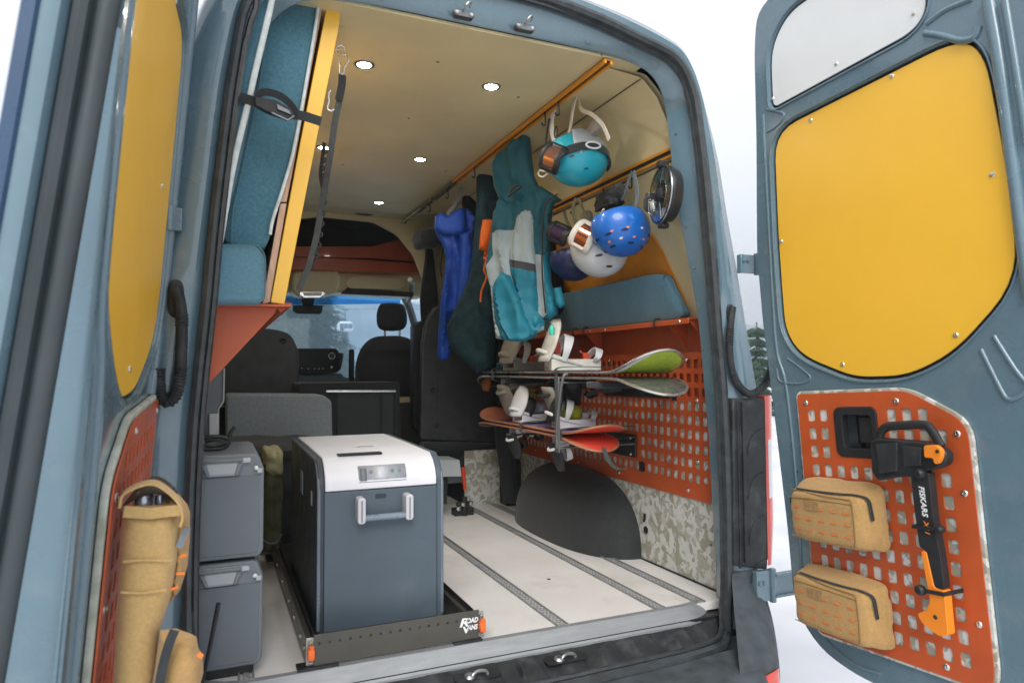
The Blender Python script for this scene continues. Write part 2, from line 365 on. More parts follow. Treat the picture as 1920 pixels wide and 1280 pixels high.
GREYFELT=mat('grey_felt_case',(.27,.32,.35),.9,var=.06,scale=60,bump=.5,bscale=500,sheen=.2)
for m_,c_,k_,lo_,hi_,am_ in ((FLOOR,(.30,.28,.25),5,.54,.80,.45),(FLOOR,(.22,.20,.18),38,.64,.74,.5),(PAINT,(.34,.36,.37),9,.55,.85,.35),(PAINT_IN,(.32,.33,.33),11,.56,.85,.30),(BLKT,(.16,.17,.17),14,.52,.8,.4),
    (TAN,(.24,.15,.07),8,.5,.8,.4),(TAN2,(.30,.21,.10),9,.52,.8,.3),(YEL,(.66,.42,.12),3,.60,.9,.15),(GREYP,(.28,.30,.31),12,.56,.8,.3),(SLATE,(.16,.19,.22),7,.57,.8,.25),(BLUEF,(.11,.27,.34),120,.40,.66,.55),(BLUEF2,(.17,.34,.43),120,.40,.66,.5),(BLUEF,(.035,.11,.155),5,.5,.75,.5),(RED,(.25,.08,.04),12,.58,.8,.4),(WELL,(.10,.10,.10),25,.60,.78,.35),(CREAM,(.50,.42,.25),4,.56,.8,.35)):
    grime(m_,c_,k_,lo_,hi_,am_)
def screws(pts,M,parent,r=.006,y=0,h=.004,name='screw',m=None):
    o0=None
    for p in pts:
        q=M@Vector((p[0],y,p[1])); 
        if o0 is None:
            R3=M.to_3x3(); mb=MB(); ax=R3@Vector((0,-1,0))
            mb.lathe([(r*1.25,0),(r*1.25,h*.3),(r,h*.8),(r*.45,h),(r*.42,h*.45),(0,h*.45)],(0,0,0),ax,10)
            me_o=mb.build(name,m or SCREW,None,smooth=30); me=me_o.data; bpy.data.objects.remove(me_o); o0=me
        o=bpy.data.objects.new(name,o0); C.objects.link(o); o.parent=parent; o.location=q-root_loc(parent)
# ------------------------------------------------------------ outside
GZ=-.68
SNOW=mat('trodden_snow',(.68,.685,.70),.7,col2=(.50,.52,.555),scale=.9,bump=.9,bscale=9)
mb=MB(); mb.grid(lambda u,v:((u-.5)*3600,(v-.5)*3600,GZ),3,3)
tag(mb.build('snow_ground',SNOW,loc=(0,0,GZ)),kind='structure')
# near snow with ruts and lumps
mb=MB()
mb.grid(lambda u,v:(-7+u*22,-6+v*22,GZ+.006+.022*(noise.noise(Vector((u*40,v*12,1)))+.5*noise.noise(Vector((u*90,v*90,3)))+.6)*min(1,8*min(u,1-u,v,1-v))),150,150)
tag(mb.build('trodden_snow',SNOW,loc=(0,0,GZ)),kind='structure')
HILL=mat('mist_tinted_snowy_slope',(.30,.36,.43),.9,col2=(.13,.18,.23),scale=.03)  # snow-covered woods, lightened so the colour itself carries part of the mist
mb=MB()
mb.grid(lambda u,v:(-300+u*700,250+v*150,GZ+v*(38+20*noise.noise(Vector((u*4,.3,0))))+2*noise.noise(Vector((u*50,v*20,0)))),200,24)
tag(mb.build('mountain_slope',HILL,loc=(0,250,GZ)),kind='structure')
mb=MB()
mb.grid(lambda u,v:(230+v*170,-60+u*440,GZ+v*(38+18*noise.noise(Vector((u*4,7.3,0))))+1.5*noise.noise(Vector((u*50,v*20,0)))),160,24)
tag(mb.build('mountain_slope',HILL,loc=(230,60,GZ)),kind='structure')
# ------------------------------------------------------------ the van body
van=thing('camper_van',(0,0,GZ),'blue grey high roof cargo van with both rear doors swung open showing its fitted interior','van')
XC=-.042
ST=[((.800,-.06),(.822,-.075),(1.00,-.09)),((.805,.05),(.843,.05),(1.03,.02)),((.802,.18),(.846,.18),(1.048,.12)),((.792,.36),(.847,.40),(1.05,.4)),((.780,.618),(.841,.65),(1.045,.65)),((.762,.82),(.831,.82),(1.022,.80)),
((.743,1.03),(.813,1.03),(.975,1.03)),((.705,1.23),(.799,1.23),(.933,1.245)),((.664,1.424),(.781,1.43),(.892,1.43)),((.640,1.57),(.762,1.62),(.851,1.641)),((.622,1.711),(.742,1.77),(.80,1.81)),
((.610,1.80),(.726,1.858),(.765,1.91)),((.588,1.866),(.692,1.935),(.728,1.99)),((.550,1.912),(.645,1.985),(.68,2.045)),((.49,1.938),(.575,2.01),(.61,2.073)),((.389,1.953),(.47,2.033),(.50,2.104)),((.25,1.957),(.33,2.065),(.345,2.13)),((.10,1.958),(.14,2.09),(.16,2.15)),((XC,1.958),(XC,2.095),(XC,2.157))]
FS=ST+[tuple((2*XC-x-(.05*max(0,min(1,(z-1.25)/.5)) if k==2 else 0),z) for k,(x,z) in enumerate(s)) for s in reversed(ST[:-1])]
FS=[tuple(zip(*[iter([c for p in s for c in p])]*2)) for s in FS]
I_=smoothline([(s[0][0],s[0][1],0) for s in FS],3); S_=smoothline([(s[1][0],s[1][1],0) for s in FS],3); O_=smoothline([(s[2][0],s[2][1],0) for s in FS],3)
def ringpts(i):
    ix,iz=I_[i][:2]; sx,sz=S_[i][:2]; ox,oz=O_[i][:2]
    d=Vector((ox-sx,oz-sz)); d.normalize(); k=1.0
    low=oz<.75
    # the jamb is a deep return: its inner lip sits further in, and further out sideways, than the seal line
    tp_=max(0,min(1,(iz-1.80)/.13)); yi=.085*(1-tp_)+.040*tp_; kk=1+yi/2
    sgn=1 if ix>XC else -1; hx=abs(ix-XC); ix=XC+sgn*(-.833+(hx+.833)*kk); iz=.86+(iz-.86)*kk
    lx=ix+sgn*.05
    L_=lambda t,y:(ix+(sx-ix)*t,y,iz+(sz-iz)*t)
    pts=[(ix+sgn*.15,.1165,iz+(.10 if iz>1.8 else 0)),(lx,yi+.03,iz+(.012 if iz>1.9 else 0)),L_(0,yi+.004),L_(.04,yi-.002),L_(.35,yi*.66),L_(.55,yi*.44),L_(.86,.010),
     (sx,.004,sz),(sx+(ox-sx)*.14,-.002,sz+(oz-sz)*.14),(sx+(ox-sx)*.22,-.020,sz+(oz-sz)*.22),(sx+(ox-sx)*.50,-.024,sz+(oz-sz)*.50),(sx+(ox-sx)*.62,-.012,sz+(oz-sz)*.62),(sx+(ox-sx)*.9,.0,sz+(oz-sz)*.9),(ox,.022,oz),(ox+d.x*.012,.06,oz+d.y*.012),
     (ox+d.x*.03,.30,oz+d.y*.03),(ox+d.x*.05,1.2,oz+d.y*.05),(ox+d.x*.05,3.1,oz+d.y*.05)]
    return pts
n=len(I_); RP=[ringpts(i) for i in range(n)]
mb=MB(); mb.grid(lambda u,v:RP[round(u*(n-1))][round(v*17)],n,18)
body=mb.build('rear_body_frame',PAINT,van,smooth=50)
# weatherstrip: a fat bulb with a thin lip inside it
mb=MB()
sp=[Vector((s[0],-.012,s[1])) for s in S_]
bot=[Vector((.822,-.03,-.078)),Vector((.76,-.075,-.098)),Vector((.6,-.10,-.102)),Vector((.3,-.112,-.102)),Vector((0,-.118,-.102)),Vector((-.4,-.108,-.102)),Vector((-.75,-.09,-.098)),Vector((-.86,-.05,-.08))]
loop=[p for p in sp if p.z>0]; 
right_first=loop[0].x>0
bl=smoothline([tuple(Vector((-.906,-.03,-.06)))]+[tuple(p) for p in reversed(bot)],4)
loop=[tuple(p) for p in loop]+[tuple(p) for p in bl]
mb.tube(loop,[.019 if p[0]>XC+.2 or p[2]<.2 else .013 for p in loop],8,closed=True)
mb.tube([(p[0]*1.0+(-.020 if p[0]>XC else .020)*(1 if p[2]<1.9 else .5),p[1]+.008,p[2]-(.018 if p[2]>1.8 else 0)+(.02 if p[2]<-.05 else 0)) for p in loop],.0085,6,closed=True)
mb.build('door_weatherstrip',SEAL,van)
# small plugs and screws round the jamb
J=frame(0,.026,0)
screws([(.74,1.23),(.705,1.38),(.79,.50),(.795,.22),(.77,.93),(.665,1.72),(.30,1.99),(-.42,1.99)],J,van,.0045,y=-.006,name='jamb_screw',m=DKSTEEL)
# lock strikers on the header
for sx in (-0.162,0.052):
    s=MB(); z=1.999
    s.prism(rrect(sx-.034,sx+.034,z-.022,z-.002,.008),-.004,.022)
    st=s.build('lock_striker',DKSTEEL,van,bevel=.002)
    m2=MB(); m2.tube(smoothline([(sx-.006,-.004,z-.004),(sx-.004,-.022,z+.002),(sx+.006,-.026,z+.014),(sx+.016,-.020,z+.018),(sx+.018,-.004,z+.010)],4),.0032,7)
    m2.build('striker_loop',STEEL,st)
    for dx in (-.024,.024):
        m3=MB(); m3.lathe([(.0065,0),(.0065,.003),(.004,.005),(0,.005)],(sx+dx,-.004,z-.012),(0,-1,0),10); m3.build('bolt',STEEL,st)
# rear light and the black panel inboard of it
mb=MB(); mb.prism([(0.863,0.754),(1.019,0.75),(1.019,0.442),(1.011,0.119),(0.855,0.152)],-.034,.0)
bp=mb.build('lamp_backing_panel',BLKT,van,bevel=.006)
mb=MB()
for a in (0,1,2,3): 
    z0=.70-.16*a; mb.tube(smoothline([(1.0,-.036,z0-.06),(.965,-.036,z0-.075),(.935,-.036,z0-.11),(.925,-.036,z0-.16)],5),.0022,5)
mb.box(.898,.908,-.044,-.03,.16,.74); mb.box(.878,.882,-.040,-.03,.14,.74)
each(mb,'panel_rib',BLKT,bp,bevel=.001)
LENSR=mat('red_lamp_lens',(.75,.045,.012),.12,var=.05,coat=1,trans=.25,bump=.3,bscale=120)
LENSW=mat('clear_lamp_lens',(.72,.72,.76),.12,var=.06,coat=1,trans=.35,bump=.3,bscale=140)
mb=MB()
def lamp(u,v):
    z=.135+.625*v; a=u*math.pi*.5
    return (1.012+.082*math.sin(a)*(1-.25*max(0,.25-v)*4),-.035+.09*(1-math.cos(a))+.25*max(0,u-.7),z)
mb.grid(lamp,10,24,mi=lambda i,j:(1 if (9<=j<17 and 1<=i<4) else 0))
mb.box(1.008,1.014,-.03,.05,.135,.76)
tl=mb.build('tail_lamp',[LENSR,LENSW],van,smooth=60)
mb=MB(); mb.grid(lambda u,v:(-2*.042-lamp(u,v)[0],lamp(u,v)[1],lamp(u,v)[2]),10,24); mb.build('tail_lamp',[LENSR],van,smooth=60)
# bumper: step pad, cover, corner, reflector
mb=MB()
def bump(u,v):
    # u along width, v from the step edge outwards and down
    x=-.83+1.62*u; e=max(0,abs(x-XC)-.62)/.46
    y0=-.112+.02*e+.06*max(0,e-.5); prof=[(0,-.106),(-.03,-.112),(-.10,-.122),(-.145,-.135),(-.168,-.17),(-.172,-.24),(-.16,-.36),(-.13,-.42)]
    k=v*7; i=min(6,int(k)); t=k-i; dy=prof[i][0]*(1-t)+prof[i+1][0]*t; z=prof[i][1]*(1-t)+prof[i+1][1]*t
    return (x,y0+dy*(1-.15*e*e)+.16*max(0,e-.55)**1.5,z)
mb.grid(bump,60,22); mb.build('bumper_cover',mat('dark_bumper_plastic',(.055,.068,.078),.55,var=.15,scale=18,bump=.5,bscale=500),van,smooth=50)
BC=MATS['dark_bumper_plastic']
mb=MB()
def corner(u,v):
    # wraps the body corner under the lamp: u round the corner, v upward
    z=-.42+.545*v; a=u*math.pi*.5; t=max(0,min(1,(.11-z)/.27)); t=t*t*(3-2*t)
    yf=-.036-.195*t-.02*max(0,min(1,(-z-.1)/.3)); xo=1.052+.012*math.sin(t*math.pi)-.05*max(0,(-z-.2)/.22)
    xl=.842-.145*t; xo-=.035*t; x=xl+(xo-xl)*math.sin(a)**.75; y=yf+(.12-yf)*(1-math.cos(a)**.75)
    groove=.012*math.exp(-((u-.50)/.05)**2)*min(1,v*1.4)
    return (x-groove*.3,y+groove,z)
mb.grid(corner,34,28); mb.grid(lambda u,v:(corner(1,v)[0]-.004,.118+u*.9,-.42+.545*v),4,8); mb.grid(lambda u,v:tuple(Vector(corner(u,1)).lerp(Vector((.95,.06,.128)),v)),22,2)
mb.build('bumper_corner',BC,van,smooth=60)
mb=MB(); mb.grid(lambda u,v:(-2*.042-corner(u,v)[0],corner(u,v)[1],corner(u,v)[2]),26,20); mb.build('bumper_corner',BC,van,smooth=60)
mb=MB(); mb.grid(lambda u,v:tuple(Vector(corner(.015+u*.30,.395+.105*v))+Vector((.002,-.006,0))),14,6)
mb.build('reflector',LENSR,van,solid=.006,smooth=60)
# the step pad on the bumper with its moulded ribs
mb=MB()
def step(u,v):
    x=-.86+1.67*u; e=max(0,abs(x-XC)-.6)/.27; y=.018-.125*v*(1-.75*e*e)
    z=-.047-.040*v
    r=.013*max(0,math.sin(x*21+v*3.0*math.copysign(1,math.sin(x*3))))**4*math.sin(math.pi*min(1,max(0,(v-.15)/.8)))
    f=.004*(1 if (x*7%1)<.55 else -.6)*math.sin(math.pi*v)
    return (x,y,z+r+f)
mb.grid(step,260,20); mb.build('step_pad',BLKT,van,smooth=50)
for sx in (.166,-.135,-.45):
    mb=MB(); mb.prism(rrect(sx-.075,sx+.075,-.022,.022,.018),0,.004); 
    for k in range(len(mb.v)): p=mb.v[k]; mb.v[k]=Vector((p.x,-.035+p.z,-.058+p.y-.2*(p.z)*-.9))
    o=mb.build('latch_recess',BLK,van)
    m2=MB(); m2.tube(smoothline([(sx-.02,-.05,-.056),(sx-.02,-.05,-.046),(sx,-.045,-.040),(sx+.025,-.042,-.046),(sx+.03,-.042,-.056)],4),.0055,8); m2.lathe([(.016,0),(.016,.006),(.01,.012),(0,.012)],(sx-.028,-.042,-.056),(0,-.3,1),12); m2.build('striker_loop',mat('worn_zinc',(.38,.40,.41),.4,metal=.9,var=.2,scale=60),o)
# ---------------- floor
fl=MB(); fl.box(-.93,.965,.062,2.13,-.03,0); fl.box(-.93,.61,2.13,3.0,-.03,0); floor=fl.build('cargo_floor',FLOOR,van,bevel=.002)
mb=MB()
P=[(.075,.0035),(.052,.0035),(.030,-.020),(.016,-.045),(.010,-.046),(.010,-.052),(.07,-.052)]
def sillp(x):
    e=max(0,abs(x-XC)-.74)/.12; return [(x,y+.05*e*e*(1 if y<.06 else 1.2),z) for y,z in P]
xs=[-.905,-.87,-.84,-.8]+[-.7+.1*i for i in range(14)]+[.69,.74,.77,.795,.812]
SP=[sillp(x) for x in xs]; nS=len(xs)
mb.grid(lambda u,v:SP[round(u*(nS-1))][round(v*6)],nS,7); mb.build('sill_trim',ALU,van,smooth=30)
TRK=mat('track_grey',(.27,.28,.285),.45,metal=.3,var=.1,scale=30); TRC=mat('track_bright',(.62,.63,.63),.4,metal=.2,var=.12,scale=60)
def track(x,y0,y1,nh):
    o=plate('floor_track',TRK,rrect(-.019,.019,y0,y1,.002,1),[circ(0,y0+.015+i*.0254,.0092,8) for i in range(nh)],-.003,0,Matrix(((1,0,0,x),(0,0,1,0),(0,-1,0,.0042),(0,0,0,1))),van,bev=.0006)
    m=MB(); m.box(x-.0185,x+.0185,y0,y1,.0006,.0012); m.build('track_channel',TRC,o)
    m=MB(); 
    for s in (-1,1): m.box(x+s*.0188-.002,x+s*.0188+.002,y0,y1,.001,.0075)
    each(m,'track_lip',TRK,o)
for x in (.212,.606,.783,-.78): track(x,.064,2.1,79)
for x,y in ((.69,1.0),(.4,.55),(-.1,1.2)):
    m=MB(); m.lathe([(.007,0),(.007,.002),(.004,.002),(0,.001)],(x,y,0.0005),(0,0,1),10); m.build('floor_screw',DKSTEEL,van)
# ---------------- right wall, lower: camouflage lining, wheel well, rust red panel
wr=MB(); wr.box(.9225,.95,.06,2.05,-.01,.742); wall=wr.build('wall_lining',CAMO,van)
m=MB(); m.tube([(.919,.07,.004),(.919,2.02,.004)],.004,6); m.build('lining_edge',BLK,wall)
m=MB()
def sp_(x,p): return math.copysign(abs(x)**p,x)
def well(u,v):
    th=math.pi*u; ph=v*math.pi/2; c=sp_(math.cos(ph),.72)
    return (.925-.252*c*sp_(math.sin(th),.85)*(1-.10*math.sin(ph)),1.225+.575*c*sp_(math.cos(th),.80),.352*sp_(math.sin(ph),.80))
m.grid(well,56,26)
m.build('wheel_well_cover',WELL,van,smooth=80)
m=MB(); m.lathe([(.018,0),(.018,.006),(.008,.012),(0,.012)],(0.928,0.614,0.137),(-1,0,0),14,sx=1.0); m.ribbon([(.92,.617,.21),(.916,.617,.175)],.012,.004,(0,1,0)); each(m,'lining_knob',BLK,wall)
WF=frame(.915,0,-90)     # local x = -y, local z = z
holes=[]
for i in range(37):
    for j in range(9):
        y=.19+.0477*i; z=.42+.0578*j
        if (i,j) in ((0,0),): holes.append(circ(-y,z,.016,12)); continue
        if j>=8 and i>30: continue
        if .62<y<.98 and .44<z<.57: continue
        holes.append(rrect(-y-.0145,-y+.0145,z-.0185,z+.0185,.004,1))
mp_=plate('molle_panel',RED,roundpoly([(-.158,.333),(-.155,.93),(-1.99,.93),(-1.99,.338)],.015),holes,0,.004,WF,van,bev=.0007,label='rust red steel grid panel along the right wall')
screws([(-.30,.365),(-.82,.368),(-1.22,.372),(-1.45,.375),(-1.75,.38),(-.30,.90),(-.9,.905),(-.235,.735),(-.235,.49)],WF,mp_,.007)
for (y,z) in ((.381,.75),(.63,.42)): 
    m=MB(WF); m.box(-y-.016,-y+.016,-.003,.006,z-.022,z+.022); m.build('hole_plug',BLK,mp_)
# red backing and flared shelf above the grid
m=MB(); m.box(.938,.948,.06,2.05,.7425,1.07); m.build('shelf_backing',RED,van)
SH=[(.914,.93),(.905,.955),(.812,1.040),(.808,1.050),(.812,1.055),(.925,1.055),(.925,.93)]
m=MB(Matrix(((1,0,0,0),(0,1,0,0),(0,0,1,0),(0,0,0,1)))); m.prism([(.808,1.038),(.808,1.058),(.812,1.060),(.93,1.060),(.93,1.054),(.814,1.054),(.812,1.038)],.145,1.95)
sh=m.build('wall_shelf',RED,van,bevel=.0015)
for y in (.155,.30,.98,1.9):
    m=MB(); m.prism([(.926,1.05),(.82,1.05),(.926,.94)],y,y+.004); m.build('shelf_gusset',RED,sh,bevel=.001)
screws([(-.2,1.049),(-.9,1.049),(-.76,1.049)],frame(.808,0,-90),sh,.005)
for y in (.955,1.06,.36):
    m=MB(); m.tube(smoothline([(.806,y,1.03),(.800,y,1.045),(.805,y,1.068),(.83,y,1.07)],3),.0035,6); m.build('shelf_clip',BLK,sh)
# ---------------- right wall, upper
PR=[(.93,1.06),(.85,1.29),(.74,1.66),(.725,1.72),(.700,1.81),(.655,1.895),(.592,1.953),(.575,1.958),(.405,1.972)]
m=MB(); m.grid(lambda u,v:(PR[round(u*8)][0],.118+2.45*v,PR[round(u*8)][1]),9,2)
m.grid(lambda u,v:(PR[round(u*8)][0]+.02,.118+2.45*v,PR[round(u*8)][1]+.015),9,2)
m.build('upper_wall_panel',CREAM,van,smooth=50)
m=MB(); m.ribbon([(.584,.12,1.951),(.584,2.5,1.951)],.004,.002,(.7,0,-.7)); m.ribbon([(.7355,.12,1.665),(.7355,2.5,1.665)],.005,.003,(.3,0,1)); each(m,'panel_seam',DKSTEEL,van)
def rail(name,a,b,nrm,m_):
    a=Vector(a);b=Vector(b);n_=Vector(nrm).normalized();u=(b-a).normalized().cross(n_)
    mb=MB()
    for k,hw in ((-.0125,.006),(.0125,.006)): mb.ribbon([a+u*k+n_*.008,b+u*k+n_*.008],hw*1.6,.014,u)
    mb.ribbon([a+n_*.001,b+n_*.001],.034,.003,u); o=mb.build(name,m_,van)
    m=MB(); m.ribbon([a+n_*.005,b+n_*.005],.013,.003,u); m.build('rail_groove',SEAL,o)
rail('hanging_rail',(.405,.055,1.966),(.405,1.75,1.966),(-.1,0,-1),GOLD)
rail('hanging_rail',(.727,.10,1.694),(.727,1.6,1.694),(-1,0,-.35),GOLD)
OLD=mat('bare_brass_rail',(.55,.50,.28),.25,metal=.8,var=.1)
rail('hanging_rail',(.405,1.76,1.966),(.405,2.95,1.966),(-.1,0,-1),OLD)
def wx(z): 
    for (x0,z0),(x1,z1) in zip(PR,PR[1:]):
        if z0<=z<=z1: return x0+(x1-x0)*(z-z0)/(z1-z0)
m=MB(); q=roundpoly([(.262,1.10),(.30,1.25),(.345,1.40),(.45,1.515),(1.30,1.515),(1.42,1.40),(1.42,1.10)],.06)
v=[(wx(z)-.012,y,z) for y,z in q]+[(wx(z)-.003,y,z) for y,z in q]; k=len(q)
m.add(v,[list(range(k)),list(range(2*k-1,k-1,-1))]+[(i,(i+1)%k,(i+1)%k+k,i+k) for i in range(k)])
m.build('window_cover',mat('orange_laminate',(.72,.27,.02),.35,coat=.3),van,bevel=.001,smooth=0)
# left wall lining
m=MB(); m.grid(lambda u,v:((-2*.042-PR[round(u*8)][0]+.03*(PR[round(u*8)][1]<1.3)),.2+2.9*v,PR[round(u*8)][1]),9,2); m.box(-.985,-.962,.06,3.1,-.01,1.08); m.build('left_wall_panel',CREAM,van,smooth=20)
# ---------------- ceiling
cl=MB(); cl.box(-.78,.374,.056,2.70,1.972,1.984); cl.box(.378,.56,.056,2.70,1.974,1.984); ceil=cl.build('ceiling_panel',CREAM,van,bevel=.0015)
LAMP=mat('downlight_lens',(.9,.9,.88),.3,emit=(1,.95,.86),es=110)
for (x,y) in ((-0.387,0.447),(0.109,0.445),(0.108,1.448),(0.112,2.453),(-0.387,1.45)):
    m=MB(); m.lathe([(.024,.000),(.025,-.003),(.029,-.006),(.036,-.004),(.037,0)],(x,y,1.972),(0,0,1),28); o=m.build('downlight',mat('satin_nickel',(.35,.32,.28),.3,metal=.9),van,smooth=60)
    m=MB(); m.lathe([(0,-.0035),(.0245,-.0035),(.0245,-.001)],(x,y,1.972),(0,0,1),24); m.build('light_lens',LAMP,o)
screws([(-0.148,0.322),(-.1,.9),(.25,.5),(.3,1.6),(-.25,1.7)],Matrix(((1,0,0,0),(0,0,1,0),(0,1,0,1.972),(0,0,0,1))),ceil,.005,name='ceiling_screw',m=MATS['satin_nickel'])
# ---------------- outer roof and sides forward of the ring, underbody
m=MB(); m.box(-1.02,.95,.02,3.2,-.12,-.035); m.build('underbody',BLK,van)
m=MB(); m.box(-.95,.93,3.08,3.12,2.00,2.15); m.build('bulkhead_upper',CREAM,van)
# ---------------- cab seen through the cargo bay
m=MB()
ARCH=[(-.95,1.0),(-.95,2.15),(.93,2.15),(.93,.9)]
hole=[(-0.956,1.841),(-0.031,1.966),(0.205,1.946),(0.387,1.888),(0.499,1.753),(0.575,1.572),(0.618,1.41),(0.652,1.164),(0.618,0.837),(-0.64,0.844),(-0.881,1.208)]
plate('cab_arch',CREAM,[(-.98,.62),(.98,.62),(.98,2.14),(-.98,2.14)],[roundpoly([(-.80,.66),(.70,.66)]+[p for p in [(0.643,1.246),(0.596,1.532),(0.512,1.741),(0.387,1.888),(0.205,1.97),(-0.183,1.977),(-0.617,1.887)]]+[(-.80,1.75)],.04)],0,.03,frame(0,3.05,0),van,bev=.004)
# headliner rim from the ceiling edge down to the arch
m=MB(); m.grid(lambda u,v:(-.9+1.5*u,2.70+.35*v,1.972+.035*math.sin(v*1.57)),4,6); m.build('headliner_step',CREAM,van)
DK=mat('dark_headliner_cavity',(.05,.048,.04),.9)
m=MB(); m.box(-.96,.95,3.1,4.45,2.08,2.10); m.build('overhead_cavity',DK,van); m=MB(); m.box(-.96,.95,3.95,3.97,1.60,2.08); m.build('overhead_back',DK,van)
# red storage shelf above the cab with a dipped front
zz=1.895
REDB=RED
m=MB(frame(0,3.58,0)); m.prism([(-0.815,1.805),(-0.272,1.842),(0.319,1.883),(0.416,1.921),(0.543,1.961),(0.774,1.878),(0.774,1.777),(0.319,1.786),(-0.271,1.762),(-0.814,1.74)],0,.01)
sf=m.build('overhead_shelf',RED,van,bevel=.002)
m=MB(frame(0,3.62,0)); m.prism([(-0.814,1.738),(-0.267,1.768),(0.067,1.776),(0.786,1.77),(0.786,1.692),(0.067,1.676),(-0.812,1.644)],0,.30); m.build('shelf_tray',RED,sf,bevel=.003)
# front headliner and sun visors
m=MB(frame(0,3.80,0)); m.prism([(-0.887,1.677),(0.839,1.752),(0.839,1.51),(0.098,1.517),(-0.245,1.503),(-0.885,1.476)],0,.30); m.build('front_headliner',CREAM,van,bevel=.02)
for pl_ in ([(0.144,1.631),(0.214,1.662),(0.589,1.663),(0.646,1.61),(0.599,1.557),(0.157,1.551),(0.118,1.585)],):
    m=MB(frame(0,3.76,0)); m.prism(roundpoly(pl_,.03),0,.02); m.build('sun_visor',CREAM,van,bevel=.004)
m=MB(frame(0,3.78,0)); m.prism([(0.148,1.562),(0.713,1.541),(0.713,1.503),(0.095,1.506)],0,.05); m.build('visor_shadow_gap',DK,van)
m=MB(frame(0,3.70,0)); m.prism(roundpoly([(-0.307,1.662),(0.029,1.715),(0.081,1.63),(0.056,1.505),(-0.089,1.464),(-0.256,1.457),(-0.318,1.502)],.05),0,.2); oc=m.build('overhead_console',CREAM,van,bevel=.02)
m=MB(frame(0,3.68,0)); m.prism(roundpoly([(-0.246,1.499),(-0.058,1.507),(-0.041,1.481),(-0.092,1.449),(-0.217,1.444),(-0.258,1.473)],.01),0,.05); m.build('reading_lamp',mat('chrome',(.8,.8,.78),.12,metal=1),oc,bevel=.006)
m=MB(frame(0,3.665,0)); m.prism([(-0.227,1.489),(-0.077,1.496),(-0.085,1.469),(-0.21,1.464)],0,.02); m.build('lamp_lens',mat('frosted_lens',(.8,.8,.75),.3),oc)
m=MB(frame(0,4.05,0)); m.prism(roundpoly([(-0.265,1.419),(-0.013,1.428),(-0.022,1.363),(-0.04,1.349),(-0.234,1.348),(-0.265,1.374)],.01),0,.03); mr=m.build('rear_view_mirror',BLK,van,bevel=.006)
m=MB(frame(0,4.08,0)); m.prism([(-0.206,1.534),(-0.073,1.54),(-0.09,1.419),(-0.179,1.416)],0,.05); m.build('mirror_stem',BLK,mr,bevel=.005)
# windscreen, pillars, dash
WS=glass('tinted_windscreen',(.82,.93,1.0)); BAND=glass('blue_sun_band',(.30,.62,.90))
m=MB(); m.prism([(-.95,.70),(.93,.70),(.93,1.516),(-.95,1.516)],4.32,4.326); m.build('windscreen',WS,van)
m=MB(frame(0,4.30,0)); m.prism([(-0.589,1.505),(0.747,1.577),(0.727,1.491),(-0.588,1.426)],0,.004); m.build('windscreen_sun_band',BAND,van)
m=MB(frame(0,4.28,0)); m.prism([(0.333,1.563),(0.49,1.57),(0.49,1.545),(0.333,1.539)],0,.004); m.build('windscreen_label',WHITEP,van)
PGREY=mat('pillar_trim_grey',(.30,.33,.33),.6); 
m=MB(); m.tube(smoothline([(.93,4.30,.70),(.90,4.27,1.1),(.80,4.2,1.42),(.70,4.1,1.56)],4),.035,8); m.tube([(-.95,4.3,.7),(-.9,4.2,1.5),(-.8,4.1,1.6)],.04,8); each(m,'windscreen_pillar',PGREY,van)
m=MB(); m.tube(smoothline([(.62,3.55,1.62),(.68,3.7,1.60),(.72,3.9,1.52),(.72,4.0,1.48)],5),.022,8); m.build('grab_handle',mat('satin_silver_trim',(.5,.5,.48),.3,metal=.6),van)
# passenger door of the cab: lower panel, frame, glass
D=frame(.93,0,90)    # local x = +y, local y = -x side
m=MB(); m.box(.93,1.0,3.1,4.4,-.1,.93); m.box(.93,.97,3.1,3.22,.9,1.65); m.box(.90,.95,3.1,4.3,1.62,2.1); m.build('cab_door',BLK,van,bevel=.01)
m=MB(); m.box(.95,.954,3.2,4.35,.92,1.64); m.build('cab_door_glass',WS,van)
m=MB(); m.box(-1.06,-.97,3.1,4.4,-.1,2.1); m.box(-1.0,1.0,4.38,4.45,-.2,.74); m.build('cab_side',BLK,van)
m=MB(); m.prism([(-1.0,-.1),(1.0,-.1),(1.0,.77),(.60,.80),(.16,.80),(.14,.84),(-.16,.84),(-.3,.88),(-.95,.88)],3.98,4.34); db=m.build('dashboard',mat('dash_plastic',(.10,.125,.14),.55,var=.1),van,bevel=.02,seg=3)
m=MB(); m.prism([(-.24,.86),(.16,.86),(.19,1.02),(-.24,1.04)],4.16,4.3); m.build('dash_top',mat('dash_dark',(.04,.045,.05),.6),db,bevel=.02)
rd=MB(frame(0,3.95,0)); rd.prism(roundpoly([(-0.394,1.048),(0.082,1.052),(0.109,1.02),(0.11,0.86),(0.083,0.842),(-0.392,0.832)],.02),0,.05); radio=rd.build('centre_display',mat('gloss_black',(.006,.007,.008),.35,spec=.3,var=.1),van,bevel=.004)
cx,cz=(0.046,0.988)
m=MB(); m.lathe([(.027,-.006),(.027,.004),(.022,.008),(.020,.004),(0,.004)],(cx,3.95,cz),(0,-1,0),24); m.build('volume_knob',BLK,radio)
m=MB(); m.tube([(cx+.026*math.cos(a*.3142),3.944,cz+.026*math.sin(a*.3142)) for a in range(20)],.003,6,closed=True); m.build('knob_ring',STEEL,radio)
m=MB()
for px_,pz_ in [(-0.198,0.884),(-0.147,0.879),(-0.094,0.879),(-0.06,0.879),(-0.024,0.879)]: m.box(px_-.007,px_+.007,3.943,3.95,pz_-.002,pz_+.002)
px_,pz_=(0.046,0.892); m.lathe([(.009,0),(.009,.004),(0,.004)],(px_,3.948,pz_),(0,-1,0),12)
each(m,'display_button',WHITEP,radio)
